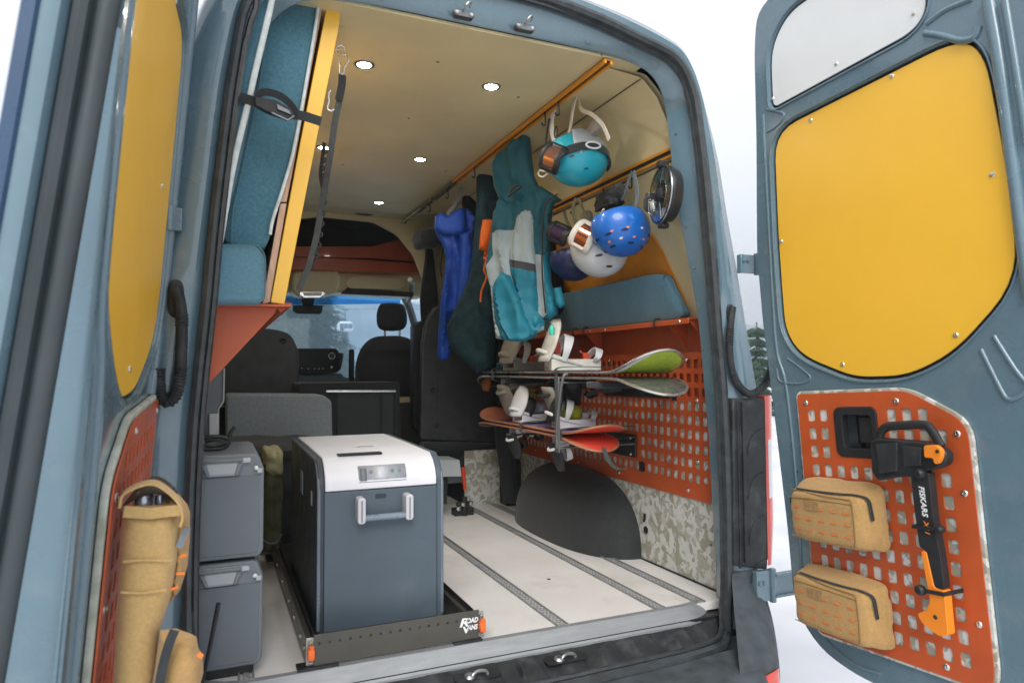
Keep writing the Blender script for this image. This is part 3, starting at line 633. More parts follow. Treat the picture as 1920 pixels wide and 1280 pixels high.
m=MB(); m.box(0.096,0.137,3.4,3.44,.5,1.03); m.build('seat_side_bar',BLK,van,bevel=.01)
# seats
def seatback(name,pts,y,depth,edge,mat_,folds=None,label=None,parent=van):
    return puff(name,[mat_],roundpoly(pts,.07,5),frame(0,y,0),parent,depth=depth,edge=edge,step=.03,back=1.2,folds=folds,label=label)
cs=seatback('cab_seat',[(0.101,0.679),(0.104,0.92),(0.151,1.05),(0.24,1.124),(0.469,1.132),(0.567,1.087),(0.606,0.962),(0.611,0.628)],3.2,.07,.09,SEATF,folds=lambda x,z:.02*math.exp(-((z-1.02)/.02)**2))
seatback('headrest',[(0.277,1.174),(0.264,1.288),(0.289,1.371),(0.33,1.385),(0.468,1.386),(0.498,1.353),(0.515,1.253),(0.49,1.178),(0.385,1.163)],3.22,.05,.05,SEATF,parent=cs)
for px_ in (0.336,0.453):
    m=MB(); m.tube([(px_,3.23,1.08),(px_,3.23,1.24)],.008,8); m.build('headrest_post',STEEL,cs)
seat_shell=mat('black_seat_shell',(.045,.050,.054),.5,var=.15,scale=12,bump=.4,bscale=400)
# fold-down seat on the right, its hard back to the camera
js=plate('folded_seat_back',seat_shell,roundpoly([(0.36,0.408),(0.373,1.049),(0.402,1.19),(0.456,1.279),(0.586,1.302),(0.796,1.236),(0.893,1.056),(0.91,0.366)],.03,5),[],0,.055,frame(0,2.32,0),van,bev=.012)
for q in [(0.443,0.732),(0.469,0.499),(0.778,0.502)]:
    m=MB(); m.lathe([(.017,0),(.017,.006),(.010,.010),(0,.004)],(q[0],2.325,q[1]),(0,-1,0),16); m.build('seat_bolt',BLK,js,smooth=50)
m=MB(frame(0,2.30,0)); 
for a,b in (((0.483,0.875),(0.483,0.613)),((0.78,0.982),(0.779,0.588))): m.tube([(a[0],.021,a[1]),(b[0],.021,b[1])],.006,6)
each(m,'moulded_rib',seat_shell,js)
m=MB(frame(0,2.28,0)); a=(0.373,0.367); b=(0.874,0.335)
m.tube([(a[0],.06,a[1]-.01),(b[0],.06,b[1]-.01)],.052,14,flat=.8); m.build('seat_cushion_roll',BLKF,js)
m=MB(frame(0,2.5,0)); m.prism([(0.365,1.165),(0.425,1.203),(0.448,0.406),(0.363,0.481)],0,.10); m.box(.34,.40,2.36,2.6,.25,.42); m.tube([(.34,2.35,.36),(.31,2.4,.56)],.02,8); each(m,'seat_hinge',BLK,js,bevel=.008)
# rear facing hard seat shell on the left
ls=plate('seat_back_shell',seat_shell,roundpoly([(-0.936,0.645),(-0.942,1.152),(-0.754,1.142),(-0.526,1.14),(-0.408,1.11),(-0.356,1.004),(-0.349,0.631)],.05,6),[],0,.06,frame(0,2.75,0),van,bev=.014)
q=(-0.455,1.063); m=MB(); m.lathe([(.022,0),(.022,.008),(.012,.012),(0,.006)],(q[0],2.752,q[1]),(0,-1,0),18); m.build('seat_bolt',BLK,ls)
# step end wall and pillar at the sliding door
m=MB(); m.box(.60,.93,2.135,2.15,-.01,.345); m.build('step_lining',CAMO,van)
m=MB(); m.box(-.2,.62,3.0,3.04,-.02,.62); m.box(-.95,-.2,3.0,3.04,-.02,.62); m.build('cab_rear_lower_wall',DK,van)
m=MB(); m.box(.84,.93,2.02,2.16,-.01,2.0); m.box(.93,1.0,2.16,3.05,-.2,2.0); m.build('door_pillar',BLK,van,bevel=.01)
m=MB(frame(0,2.9,0)); m.prism([(0.532,1.392),(0.573,1.713),(0.573,1.914),(0.623,1.757),(0.664,1.397),(0.681,0.837),(0.574,0.601)],0,.05); m.build('pillar_trim',BLK,van,bevel=.006)
# ============================================================ right rear door
RM=basis([(0.929,-0.339,0.708),(0.0082,-0.9981,0.0605),(0.9996,0.0099,0.0274),(-0.0279,0.0602,0.9978)])
RIM=mat('door_rubber',(.036,.048,.054),.5,coat=.15,bump=.3,bscale=300)
NAVY=mat('navy_outer_paint',(.02,.06,.13),.3,coat=.6,var=.05)
OUTL=[(-.150,1.0),(-.195,.58),(-.195,.34),(-.178,0),(-.162,-.40),(-.162,-.61),(-.128,-.70),(-.056,-.765),(.052,-.797),(.14,-.806),(.70,-.80),(.79,-.74),(.81,-.6),(.81,1.3),(.76,1.50),(.3,1.52),(-.03,1.46),(-.10,1.43),(-.125,1.30)]
OUTL=roundpoly(OUTL,.05,3)
YP=roundpoly([(-.098,.40),(-.093,.62),(-.070,.985),(.575,.987),(.632,.92),(.652,.62),(.650,.33),(.47,.165),(.33,.112),(.16,.116),(-.04,.20),(-.098,.29)],[.05,.1,.10,.09,.08,.1,.10,.08,.06,.06,.08,.08],5)
WP=roundpoly([(-.062,1.070),(.46,1.070),(.505,1.115),(.49,1.36),(.05,1.36),(-.015,1.315),(-.052,1.25)],[.025,.05,.05,.05,.05,.04,.06],5)
def inflate(P,d):
    cx=sum(p[0] for p in P)/len(P);cz=sum(p[1] for p in P)/len(P); out=[]
    n=len(P)
    for i in range(n):
        a=Vector(P[i-1]);c=Vector(P[(i+1)%n]); t=(c-a).normalized(); nn=Vector((t.y,-t.x)); 
        ar=1 if sum(P[k][0]*P[(k+1)%n][1]-P[(k+1)%n][0]*P[k][1] for k in range(n))>0 else -1
        out.append((P[i][0]+nn.x*d*ar,P[i][1]+nn.y*d*ar))
    return out
def door(M,outl,yp,wp,label):
    dr=plate('rear_door',PAINT_IN,outl,[inflate(yp,.009)]+([inflate(wp,.008),rrect(.088,.240,-.128,.026,.022,3)] if wp else []),.004,.022,M,van,bev=.005,label=label)
    m=MB(M); m.prism(inflate(outl,-.010),.026,.052); m.prism(inflate(outl,.004),.052,.07); m.build('door_outer_skin',PAINT,dr,bevel=.01)
    m=MB(M); m.prism(inflate(outl,-.03),.0225,.0255); m.build('door_cavity',SEAL,dr) if not wp else plate('door_cavity',SEAL,inflate(outl,-.03),[rrect(.088,.240,-.128,.026,.022,3)],.0225,.0255,M,dr,bev=.0005)
    plate('yellow_panel',YEL,yp,[],.011,.017,M,dr,bev=.0015)
    m=MB(M)
    for q in [yp]+([wp] if wp else []):
        q2=inflate(q,.016); m.tube([(x,.004,z) for x,z in q2],.0065,6,closed=True,flat=.6)
    m.build('panel_opening_rim',PAINT_IN,dr)
    if wp: plate('white_panel',WHITEP,wp,[],.008,.014,M,dr,bev=.0015)
    return dr
rd_=door(RM,OUTL,YP,WP,'open right hand rear door, its inner face to the left')
screws([(0.086,0.964),(0.38,0.977),(0.618,0.605),(-0.082,0.599),(0.482,0.211),(0.119,0.158)],RM,rd_,.0062,y=.011)
screws([(-0.036,1.31),(-0.06,1.101),(0.205,1.099),(0.465,1.118)],RM,rd_,.005,y=.008)
# pressed ribs of the inner skin
def rib(pts,r,fl=.55,name='pressed_rib',M=RM,par=None,m=PAINT_IN,y=.004):
    mb=MB(M); mb.tube([(p[0],y,p[1]) for p in smoothline([(a,b,0) for a,b in pts],5)],r,8,flat=1)
    mb.build(name,m,par or rd_,smooth=70)
rib([(0.494,1.045),(0.532,1.019),(0.584,0.977),(0.618,0.968),(0.632,0.989)],.010)
rib([(0.5,1.068),(0.553,1.077),(0.625,1.068)],.008)
rib([(-0.088,1.075),(-0.055,1.055),(-0.015,1.028),(-0.031,1.007),(-0.062,0.996),(-0.095,0.994)],.005)
rib([(0.547,0.167),(0.584,0.063),(0.598,0.039),(0.615,0.04),(0.641,0.054)],.006)
rib([(0.582,0.198),(0.621,0.114),(0.646,0.074)],.006)
rib([(0.662,1.043),(0.669,0.871),(0.672,0.583),(0.675,0.278)],.016)
rib([(0.698,1.022),(0.703,0.868),(0.709,0.65)],.010)
rib([(-0.145,0.164),(-0.134,0.117),(-0.046,0.107),(-0.004,0.123),(-0.04,0.157),(-0.094,0.194)],.004)
rib([(-0.105,1.062),(-0.124,0.671),(-0.135,0.407),(-0.137,0.219),(-0.111,0.107),(-0.102,-0.147),(-0.108,-0.397),(-0.112,-0.607),(-0.051,-0.712),(0.064,-0.764),(0.156,-0.764)],.0055)
m=MB(RM)
for q in [(-0.093,-0.189),(-0.071,-0.175),(-0.07,-0.204)]: m.lathe([(.004,.0005),(0,.001)],(q[0],.003,q[1]),(0,-1,0),10)
each(m,'drain_hole',SEAL,rd_)
# bottom channel and rounded lip
# rust red grid on the door
mo=roundpoly([(-.052,.071),(.34,.070),(.50,-.020),(.500,-.672),(.47,-.70),(-.052,-.70)],[.015,.04,.045,.05,.03,.02],4)
hs=[rrect(.088,.240,-.128,.026,.022,3)]
for i in range(12):
    for j in range(10):
        u=.0477*j; w=-.058*i
        if i<3 and 1<j<6: continue
        if i==0 and j>8: continue
        hs.append(rrect(u-.0135,u+.0135,w-.0185,w+.0185,.004,1))
hs=[h for h in hs if all(inside(p,mo) for p in h)]
dm=plate('molle_panel',RED,mo,hs,-.012,-.0085,RM,rd_,bev=.0007,label='rust red grid panel on the lower half of the open door')
plate('camo_backing',CAMO,inflate(mo,.009),[rrect(.090,.238,-.126,.024,.02,3)],-.008,.0025,RM,rd_,bev=.002)
screws([(-0.018,0.042),(0.306,0.04),(0.472,-0.049),(0.474,-0.203),(0.474,-0.535),(0.375,-0.672)],RM,dm,.0075,y=-.012)
# black release handle in its recess
hd=plate('door_handle',BLK,rrect(.089,.239,-.127,.025,.022,4),[rrect(.118,.220,-.100,.002,.012,3)],-.016,.012,RM,rd_,bev=.002)
m=MB(RM); m.box(.11,.23,.020,.024,-.11,.01); m.box(.118,.150,.01,.03,-.1,0); m.build('handle_recess',SEAL,hd)
m=MB(RM); softbox(m,boxfn(.168,.212,-.004,.012,-.085,-.004),6,9); m.box(.135,.165,.0,.02,-.098,-.088); m.build('handle_lever',BLK,hd)
# hinges and wiring hoses of the right side
def hinge(pts,z0,z1,y,par):
    m=MB(); (xa,xb,xc)=pts
    m.box(xa,xb,y-.012,y+.012,z0,z1); m.tube([(xb-.008,y-.012,z0-.006),(xb-.008,y-.012,z1+.006)],.013,10)
    m.box(xb-.005,xc,y-.020,y-.010,z0+.012,z1-.010); m.box(xb-.005,xc-.02,y-.030,y-.018,z1-.022,z1-.012); m.box(xb-.005,xc-.02,y-.030,y-.018,z0+.012,z0+.022)
    h=m.build('door_hinge',PAINT_IN,par,bevel=.003)
    for dx in (.012,.032):
        m=MB(); m.lathe([(.008,0),(.008,.005),(.004,.007),(0,.007)],(xa+dx,y-.013,(z0+z1)/2+.012),(0,-1,0),8); m.build('hinge_bolt',PAINT_IN,h)
hinge((.938,1.02,1.13),.015,.125,-.045,van)
hinge((.905,.99,1.03),1.215,1.285,-.03,van)
hose('wiring_hose',[(0.86,-0.045,1.087),(0.851,-0.045,1.038),(0.842,-0.045,0.96),(0.85,-0.045,0.864),(0.88,-0.045,0.801),(0.93,-0.045,0.769),(0.989,-0.045,0.788),(1.029,-0.045,0.843),(1.044,-0.045,0.923),(1.041,-0.045,0.987)],.0135,BLKT,van,[(.12,.22),(.38,.86)])
m=MB(); softbox(m,boxfn(.850,.888,-.03,-.002,1.03,1.10),8,3); m.build('hose_elbow',BLKT,van)
# ============================================================ left rear door
LMx=basis([(-1.024,-0.111,0.718),(-0.047,-0.9962,-0.0727),(-0.9959,0.0411,0.0812),(0.0779,-0.0763,0.994)])
YL=YP
OL_=roundpoly([(-.12,1.5),(-.15,1.0),(-.195,.58),(-.195,.34),(-.17,-.5),(-.10,-.75),(.05,-.82),(.67,-.82),(.70,-.7),(.70,1.6)],.05,3)
ld=door(LMx,OL_,YL,None,'open left hand rear door seen almost edge on')
screws([(0.064,0.584),(0.272,0.167),(0.135,0.989)],LMx,ld,.0062,y=.011)
# free edge of the door: rubber, paint and outer skin
m=MB(LMx); E_=[(.785,.004),(.815,.008),(.832,.020)]
def lean_(w): return .060*(.80-w)-.004
def strip(name,prof,mt,r=0):
    mb=MB(LMx); zs=[-.8+2.4*i/8 for i in range(9)]
    mb.grid(lambda u,v:(prof[round(u*(len(prof)-1))][0],prof[round(u*(len(prof)-1))][1]+lean_(zs[round(v*8)])*min(1,prof[round(u*(len(prof)-1))][1]/.006),zs[round(v*8)]),len(prof),9); return mb.build(name,mt,ld,smooth=40)
strip('door_edge_fold',[(.672,.003),(.69,.000),(.702,.001),(.708,.002),(.712,.006)],PAINT_IN)
m=MB(LMx); m.tube([(.708,.022+lean_(z),z) for z in (-.8,.4,1.6)],.016,10); m.tube([(.716,.052+lean_(z),z) for z in (-.8,.4,1.6)],.013,8); m.grid(lambda u,v:(.712,.008+.058*u+lean_(-.8+2.4*v),-.8+2.4*v),5,5); m.build('edge_rubber',RIM,ld)
strip('outer_edge',[(.714,.064),(.724,.066),(.738,.072),(.742,.086),(.738,.098)],PAINT)
strip('outer_skin_hem',[(.738,.094),(.746,.098),(.746,.114),(.735,.119),(.55,.122),(-.18,.11)],NAVY)
zz=0.375
m=MB(LMx); zz+=.0; m.box(.7462,.7475,.099+lean_(zz),.113+lean_(zz),zz-.006,zz+.004); m.build('reflective_dot',ORANGE,ld)
# rust red grid with a pale foam backing, as on the other door
hl=[]
for i in range(12):
    for j in range(10):
        h=rrect(.0477*j-.0135,.0477*j+.0135,-.058*i-.0185,-.058*i+.0185,.004,1)
        if all(inside(p,mo) for p in h): hl.append(h)
lm=plate('molle_panel',RED,mo,hl,-.016,-.0125,LMx,ld,bev=.0007,label='rust red grid panel on the lower half of the left door')
plate('foam_backing',mat('pale_foam_backing',(.52,.54,.48),.9,col2=(.33,.34,.27),scale=30,bump=.4),inflate(mo,.012),[],-.010,.003,LMx,ld,bev=.003)
umax=.5
screws([(-.03,.045),(.297,.045),(.466,-.05),(.47,-.25),(.466,-.54)],LMx,lm,.0075,y=-.016)
rib([(-.14,1.5),(-.13,.9),(-.12,.55),(-.12,.3),(-.05,.08)],.012,M=LMx,par=ld)
rib([(.66,1.5),(.675,.6),(.66,.3),(.6,.1),(.58,-.6)],.010,M=LMx,par=ld)
m=MB(); m.box(-1.00,-.955,-.045,-.02,1.225,1.285); m.tube([(-.985,-.05,1.222),(-.985,-.05,1.288)],.012,10); m.box(-1.03,-.985,-.06,-.048,1.235,1.275); m.build('door_hinge',PAINT_IN,van,bevel=.003)
hose('wiring_hose',[(-0.969,-0.045,1.075),(-0.959,-0.045,1.048),(-0.952,-0.045,0.993),(-0.952,-0.045,0.91),(-0.954,-0.045,0.855),(-0.963,-0.045,0.803),(-0.981,-0.045,0.784),(-0.997,-0.045,0.798),(-1.003,-0.045,0.835),(-1.005,-0.045,0.869)],.0155,BLKT,van,[(.18,.26),(.52,1.)])
m=MB(); softbox(m,boxfn(-.988,-.948,-.035,-.002,1.00,1.10),8,3); m.build('hose_elbow',BLKT,van)
# ------------------------------------------------------------ pouches on the doors
SLIT=mat('orange_slit_lining',(.80,.20,.03),.7)
def pouch(M,u0,u1,wt,wtf,wb,wbf,d,u1f,label,y0=-.018,seed=1,mt=TAN,sag=0):
    """u0..u1 width on the panel, wt/wb back edge heights, wtf/wbf front edge heights, d depth"""
    base=M@Vector(((u0+u1)/2,y0,wb)); t=thing('zip_pouch',tuple(base),label,'pouch','zip pouches strapped to the rear doors')
    def fn(a,b,c):
        f=(1-b)/2  # 1 = front
        f=max(0,min(1.05,f)); s=(a+1)/2; x=u0+s*((u1-u0)*(1-f)+(u1f-u0)*f); top=wt*(1-f)+wtf*f-sag*s; bt=wb*(1-f)+wbf*f-sag*s
        return (x,y0-d*f*(1+.06*math.sin(math.pi*s)),bt+(top-bt)*(c+1)/2)
    m=MB(M); softbox(m,fn,16,8,.045,seed); body_=m.build('pouch_body',mt,t,smooth=70)
    # zip running along the upper front edge and down the far side
    zp=[fn(-.80,-.55,1.01),fn(-.3,-.62,1.02),(fn(.4,-.62,1.02)),fn(.86,-.5,.99),fn(1.01,-.25,.78),fn(1.02,-.15,.35),fn(1.02,-.1,.05)]
    zl=smoothline(zp,6); m=MB(M); ups=[]
    m.ribbon(zl,.011,.004,(0,-1,.15)); m.build('zip',BLKF,t)
    m=MB(M); m.tube(zl,.0028,6); m.build('zip_teeth',BLK,t)
    m=MB(M)
    for ln in ([fn(-.97,-1.0,.80),fn(0,-1.01,.84),fn(.93,-1.0,.80)],[fn(.93,-1.0,.95),fn(.95,-1.0,0),fn(.93,-1.0,-.95)],[fn(-.97,-1,-.9),fn(0,-1.01,-.93),fn(.93,-1,-.9)],[fn(-.99,-.6,.99),fn(0,-.9,1.0),fn(.9,-.97,.98)]):
        m.tube(smoothline(ln,4),.0016,5)
    each(m,'seam',mat('tan_seam_thread',(.27,.165,.06),.9),t)
    sl=None
    for r_ in range(3):
        for k in range(5):
            a=-.80+.37*k; c=.42-.48*r_
            p=Vector(fn(a,-1.03,c)); q=Vector(fn(a+.20,-1.035,c))
            m=MB(M); m.ribbon([p,p.lerp(q,.5),q],[.0015,.0052,.0015],.0012,(0,0,1)); m.build('webbing_slit',SLIT,t)
    m=MB(M); m.tube(smoothline([fn(-1.0,-.2,.55),Vector(fn(-1.0,-.2,.55))+Vector((-.016,-.004,-.008)),Vector(fn(-1,-.2,.2))+Vector((-.014,-.004,0)),fn(-1.0,-.2,.2)],5),.0018,6); m.build('pull_loop',BLK,t)
    m=MB(M); q=[fn(-.45,-1.02,.35),fn(.0,-1.02,.35),fn(.0,-1.02,.72),fn(-.45,-1.02,.72)]; m.add(q+[Vector(p)+Vector((0,-.0015,0)) for p in q],[(4,5,6,7),(0,1,5,4),(1,2,6,5),(2,3,7,6),(3,0,4,7)]); m.build('fabric_patch',mat('tan_patch',(.33,.205,.085),.9,var=.12,scale=80),t)
    return t
pouch(RM,-.050,.262,-.188,-.243,-.402,-.385,.075,.200,'square tan zip pouch with orange slits, the upper of two on the right door',seed=2,sag=.0)
pouch(RM,-.068,.245,-.465,-.508,-.672,-.655,.075,.185,'square tan zip pouch with orange slits, the lower of two on the right door',seed=5,sag=.01)
# long tool pouch on the left door, a camera facing flap pocket
tp=thing('tool_pouch',tuple(LMx@Vector((.30,-.06,-.55))),'long tan canvas tool sheath with an open flap top on the left door','pouch')
FPl=frame(0,-.56,0)
TP=[(-1.023,0.615),(-0.928,0.61),(-0.932,0.571),(-0.933,0.516),(-0.941,0.449),(-0.96,0.383),(-0.967,0.278),(-0.97,0.173),(-1.038,0.188),(-1.034,0.3),(-1.03,0.47),(-1.027,0.565)]
puff('sheath_body',[TAN2],TP,FPl,tp,depth=.035,edge=.04,step=.012,crease=.006,back=1.0)
SPK=[(-0.965,0.608),(-0.957,0.627),(-0.934,0.626),(-0.918,0.604),(-0.913,0.588),(-0.913,0.537),(-0.916,0.487),(-0.928,0.443),(-0.946,0.42),(-0.944,0.51),(-0.946,0.566)]
puff('side_pocket',[TAN,SLIT],SPK,frame(0,-.53,0),tp,depth=.03,edge=.03,step=.01,crease=.004,back=1.0)
m=MB(); FL_=[(-1.025,-0.59,0.619),(-1.02,-0.59,0.642),(-0.995,-0.59,0.656),(-0.971,-0.59,0.658),(-0.949,-0.59,0.643),(-0.931,-0.59,0.621),(-0.924,-0.59,0.596),(-0.928,-0.59,0.577)]
m.ribbon(smoothline(FL_,6),.030,.004,(0,1,.1)); m.build('flap_strap',TAN2,tp,smooth=60)
m=MB(); m.grid(lambda u,v:tuple(Vector((-1.023,-0.56,0.615)).lerp(Vector((-0.928,-0.56,0.61)),u)+Vector((0,.0+.06*v,.022*math.sin(u*math.pi)*(1+v)))),10,5); m.build('pouch_mouth',mat('dark_pouch_lining',(.06,.05,.04),.9),tp,solid=.003)
m=MB(); m.lathe([(.016,0),(.016,.022),(.012,.028),(0,.028)],(-0.993,-0.54,0.607),(.1,0,1),14); m.lathe([(.010,0),(.010,.020),(0,.024)],(-0.965,-0.53,0.605),(.0,.1,1),12); each(m,'tool_handle',mat('silver_tool',(.4,.45,.52),.25,metal=.8),tp)
m=MB(); m.ribbon([(-1.018,-0.6,0.524),(-0.985,-0.6,0.523),(-0.94,-0.6,0.517)],.004,.002,(0,0,1)); m.ribbon([(-1.021,-0.6,0.471),(-0.988,-0.6,0.465),(-0.948,-0.6,0.466)],.004,.002,(0,0,1)); m.ribbon([(-1.018,-0.6,0.612),(-0.978,-0.6,0.605),(-0.928,-0.6,0.607)],.02,.003,(0,0,1)); each(m,'stitched_band',TAN2,tp)
m=MB(); m.ribbon([(-0.916,-0.57,0.568),(-0.923,-0.57,0.552),(-0.93,-0.57,0.532)],.012,.004,(1,0,0)); m.build('zip_pull',GREYP,tp)
m=MB(); m.ribbon(smoothline([(-0.956,-0.56,0.619),(-0.948,-0.56,0.635),(-0.939,-0.56,0.644)],4),.018,.005,(0,1,0)); m.build('zip',BLKF,tp)
for a,b in (((-0.926,-0.57,0.548),(-0.916,-0.56,0.546)),((-0.928,-0.57,0.516),(-0.917,-0.56,0.515)),((-0.934,-0.57,0.485),(-0.92,-0.56,0.481)),((-0.943,-0.57,0.457),(-0.931,-0.56,0.457))):
    m=MB(); m.ribbon([a,b],.005,.002,(0,0,1)); m.build('webbing_slit',SLIT,tp)
lp=thing('zip_pouch',(-0.931,-0.58,0.298),'rounded tan zip pouch with black zip, low on the left door','pouch','zip pouches strapped to the rear doors')
puff('pouch_body',[TAN],[(-0.959,0.389),(-0.932,0.387),(-0.91,0.376),(-0.898,0.368),(-0.894,0.345),(-0.887,0.334),(-0.885,0.3),(-0.892,0.272),(-0.913,0.257),(-0.974,0.259),(-0.966,0.324)],frame(0,-.58,0),lp,depth=.045,edge=.035,step=.01,crease=.008,back=1.0)
m=MB(); m.ribbon(smoothline([(-0.932,-0.642,0.406),(-0.94,-0.642,0.385),(-0.948,-0.642,0.354),(-0.954,-0.642,0.318),(-0.957,-0.642,0.292)],5),.016,.004,(1,0,0)); m.build('zip',BLKF,lp)
m=MB(); m.ribbon([(-0.894,-0.62,0.351),(-0.887,-0.62,0.344)],.008,.002,(0,0,1)); m.build('webbing_slit',SLIT,lp)
# ------------------------------------------------------------ axe on the right door
AY=-.062
ax=thing('hatchet',tuple(RM@Vector((.40,-.03,-.55))),'black and orange splitting hatchet with its head in a black sheath','axe')
m=MB(RM); m.prism(roundpoly([(0.256,-0.071),(0.281,-0.061),(0.445,-0.068),(0.479,-0.094),(0.474,-0.122),(0.449,-0.137),(0.42,-0.142),(0.398,-0.161),(0.327,-0.168),(0.27,-0.183),(0.253,-0.161)],.010,3),AY-.012,AY+.022); sh_=m.build('blade_sheath',BLK,ax,bevel=.005)
m=MB(RM); m.prism(roundpoly([(0.279,-0.079),(0.346,-0.07),(0.337,-0.15),(0.281,-0.16)],.004,2),AY-.018,AY-.010); m.prism(roundpoly([(0.36,-0.08),(0.414,-0.082),(0.408,-0.131),(0.359,-0.137)],.004,2),AY-.017,AY-.010); each(m,'sheath_panel',BLKT,sh_,bevel=.002)
m=MB(RM); m.tube([(p[0],AY,p[1]) for p in [tuple(q) for q in smoothline([(a,b,0) for a,b in [(0.279,-0.079),(0.286,-0.049),(0.307,-0.03),(0.359,-0.024),(0.418,-0.023),(0.437,-0.037),(0.459,-0.079)]],5)]],.0095,9,flat=1.3); m.build('sheath_grip',BLK,sh_)
m=MB(RM); m.prism(roundpoly([(0.429,-0.075),(0.463,-0.073),(0.476,-0.085),(0.474,-0.103),(0.463,-0.122),(0.452,-0.122),(0.451,-0.107),(0.427,-0.107)],.006,3),AY-.026,AY-.012); cl_=m.build('sheath_clip',ORANGE,sh_,bevel=.002)
q=(0.465,-0.089); m=MB(RM); m.lathe([(.005,0),(.004,.003),(0,.003)],(q[0],AY-.026,q[1]),(0,-1,0),10); m.build('clip_rivet',BLK,cl_)
m=MB(RM); m.prism(roundpoly([(0.373,-0.157),(0.425,-0.147),(0.425,-0.274),(0.433,-0.363),(0.435,-0.447),(0.409,-0.447),(0.396,-0.358),(0.377,-0.347),(0.374,-0.26)],.006,3),AY-.012,AY+.014); hn=m.build('axe_handle',BLK,ax,bevel=.006,seg=3)
m=MB(RM); m.lathe([(.015,0),(.015,.010),(.009,.018),(0,.018)],(0.403,AY-.010,-0.151),(0,-1,0),14); m.build('handle_collar',BLK,ax)
m=MB(RM); m.prism(roundpoly([(0.381,-0.358),(0.396,-0.356),(0.408,-0.448),(0.435,-0.45),(0.433,-0.564),(0.407,-0.572),(0.365,-0.552),(0.35,-0.529),(0.38,-0.512),(0.392,-0.484)],.008,3),AY-.0135,AY+.0155)
og=m.build('orange_grip',ORANGE,ax,bevel=.006,seg=3)
q=(0.403,-0.524); m=MB(RM); m.lathe([(.006,0),(.005,.001),(0,.001)],(q[0],AY-.0137,q[1]),(0,-1,0),12); m.build('lanyard_hole',SEAL,og)
a=Vector((0.402,-0.224)); b=Vector((0.405,-0.311)); dr_=(b-a).normalized()
def TM(c,d,y): return RM@Matrix(((d.x,0,-d.y,c.x),(0,1,0,y),(d.y,0,d.x,c.y),(0,0,0,1)))
text('FISKARS',.026,TM(a,dr_,AY-.0135),WHITEP,ax,shear=.2,bold=.0006,font_scale=(.86,.8))
text('X11',.022,TM(a+dr_*.070,dr_,AY-.0135),ORANGE,ax,shear=.2,bold=.0006,font_scale=(.9,.8))
for (p,r_) in ((((0.372,-0.461),(0.435,-0.458)),.014),(((0.445,-0.291),(0.368,-0.295)),.010)):
    m=MB(RM); m.lathe([(r_,0),(r_,.012),(r_*.6,.018),(0,.018)],(p[0][0],AY-.012,p[0][1]),(0,-1,0),14); m.ribbon([(p[0][0],AY-.018,p[0][1]),(p[1][0],AY-.018,p[1][1]),(p[1][0]+.005,-.002,p[1][1])],.010,.004,(0,0,1)); m.build('rubber_clamp',BLK,ax)
# ============================================================ left side of the bay: folded bed, batteries, cases
FY=frame(0,.12,0)
def cushion(name,poly,y1,label,m_,r=.03,y0=.12,group=None):
    P=roundpoly(poly,r,4); c=(sum(p[0] for p in P)/len(P),min(p[1] for p in P))
    t=thing(name,(c[0],.5,c[1]),label,'cushion',group)
    m=MB(); m.prism(P,y0,y1); m.build('cushion_cover',m_,t,bevel=.012,seg=4,smooth=50)
    return t,P
c1,P1=cushion('bed_cushion',[(-0.863,1.97),(-0.728,2.017),(-0.745,1.888),(-0.795,1.648),(-0.845,1.4),(-0.868,1.219),(-0.907,1.205),(-0.933,1.208)],1.85,'outer blue upholstered bed cushion standing upright against the left wall',BLUEF,.02,y0=.025)
m=MB(); m.tube(smoothline([(-0.724,0.019,2.014),(-0.739,0.019,1.902),(-0.779,0.019,1.701),(-0.795,0.019,1.615),(-0.833,0.019,1.429),(-0.857,0.019,1.263),(-0.864,0.019,1.214)],6),[.006,.006,.006,.0065,.007,.008,.0085][0:1][0]*1.15,8,flat=1.3); m.build('piping',PIPE,c1)
c2,P2=cushion('bed_cushion',[(-0.712,2.073),(-0.58,2.104),(-0.595,1.966),(-0.627,1.769),(-0.667,1.525),(-0.697,1.377),(-0.725,1.263),(-0.741,1.217),(-0.83,1.227),(-0.855,1.234),(-0.825,1.443),(-0.779,1.67),(-0.731,1.921)],1.85,'inner blue upholstered bed cushion strapped upright beside the yellow board',BLUEF,.03)
m=MB(); m.tube(smoothline([(-0.585,0.112,2.099),(-0.595,0.112,1.976),(-0.62,0.112,1.792),(-0.66,0.112,1.54),(-0.692,0.112,1.407),(-0.72,0.112,1.309),(-0.728,0.112,1.261)],6),.0050,8); m.build('piping',PIPE,c2)
m=MB(); m.tube(smoothline([(-0.833,0.11,1.228),(-0.831,0.11,1.315),(-0.805,0.11,1.458),(-0.765,0.11,1.685),(-0.744,0.11,1.865)],5),.0022,6); each(m,'seam',BLUEF,c2)
c3,P3=cushion('bed_cushion',[(-0.933,1.205),(-0.771,1.213),(-0.747,1.186),(-0.747,1.051),(-0.931,1.044)],1.2,'small square blue cushion on the red shelf below the tall cushions',BLUEF2,.022,y0=.025)
m=MB(); m.tube(smoothline([(-0.907,0.019,1.203),(-0.785,0.019,1.21),(-0.76,0.019,1.202),(-0.748,0.019,1.179),(-0.746,0.019,1.122),(-0.747,0.019,1.062)],5),.0022,6); each(m,'seam',BLUEF,c3)
bd=thing('folding_bed_board',(-.72,.5,1.06),'folding bed board with bare plywood edge and yellow face tied upright at the left','bed board')
m=MB(); m.prism([(-0.58,2.104),(-0.561,2.109),(-0.659,1.494),(-0.681,1.366),(-0.699,1.364),(-0.667,1.555),(-0.626,1.777),(-0.589,2.001)],.125,1.9); m.build('plywood_panel',PLY,bd,bevel=.001)
m=MB(); m.prism([(-0.699,1.359),(-0.681,1.361),(-0.726,1.063),(-0.746,1.056)],.125,1.9); m.build('plywood_panel',PLY,bd,bevel=.001)
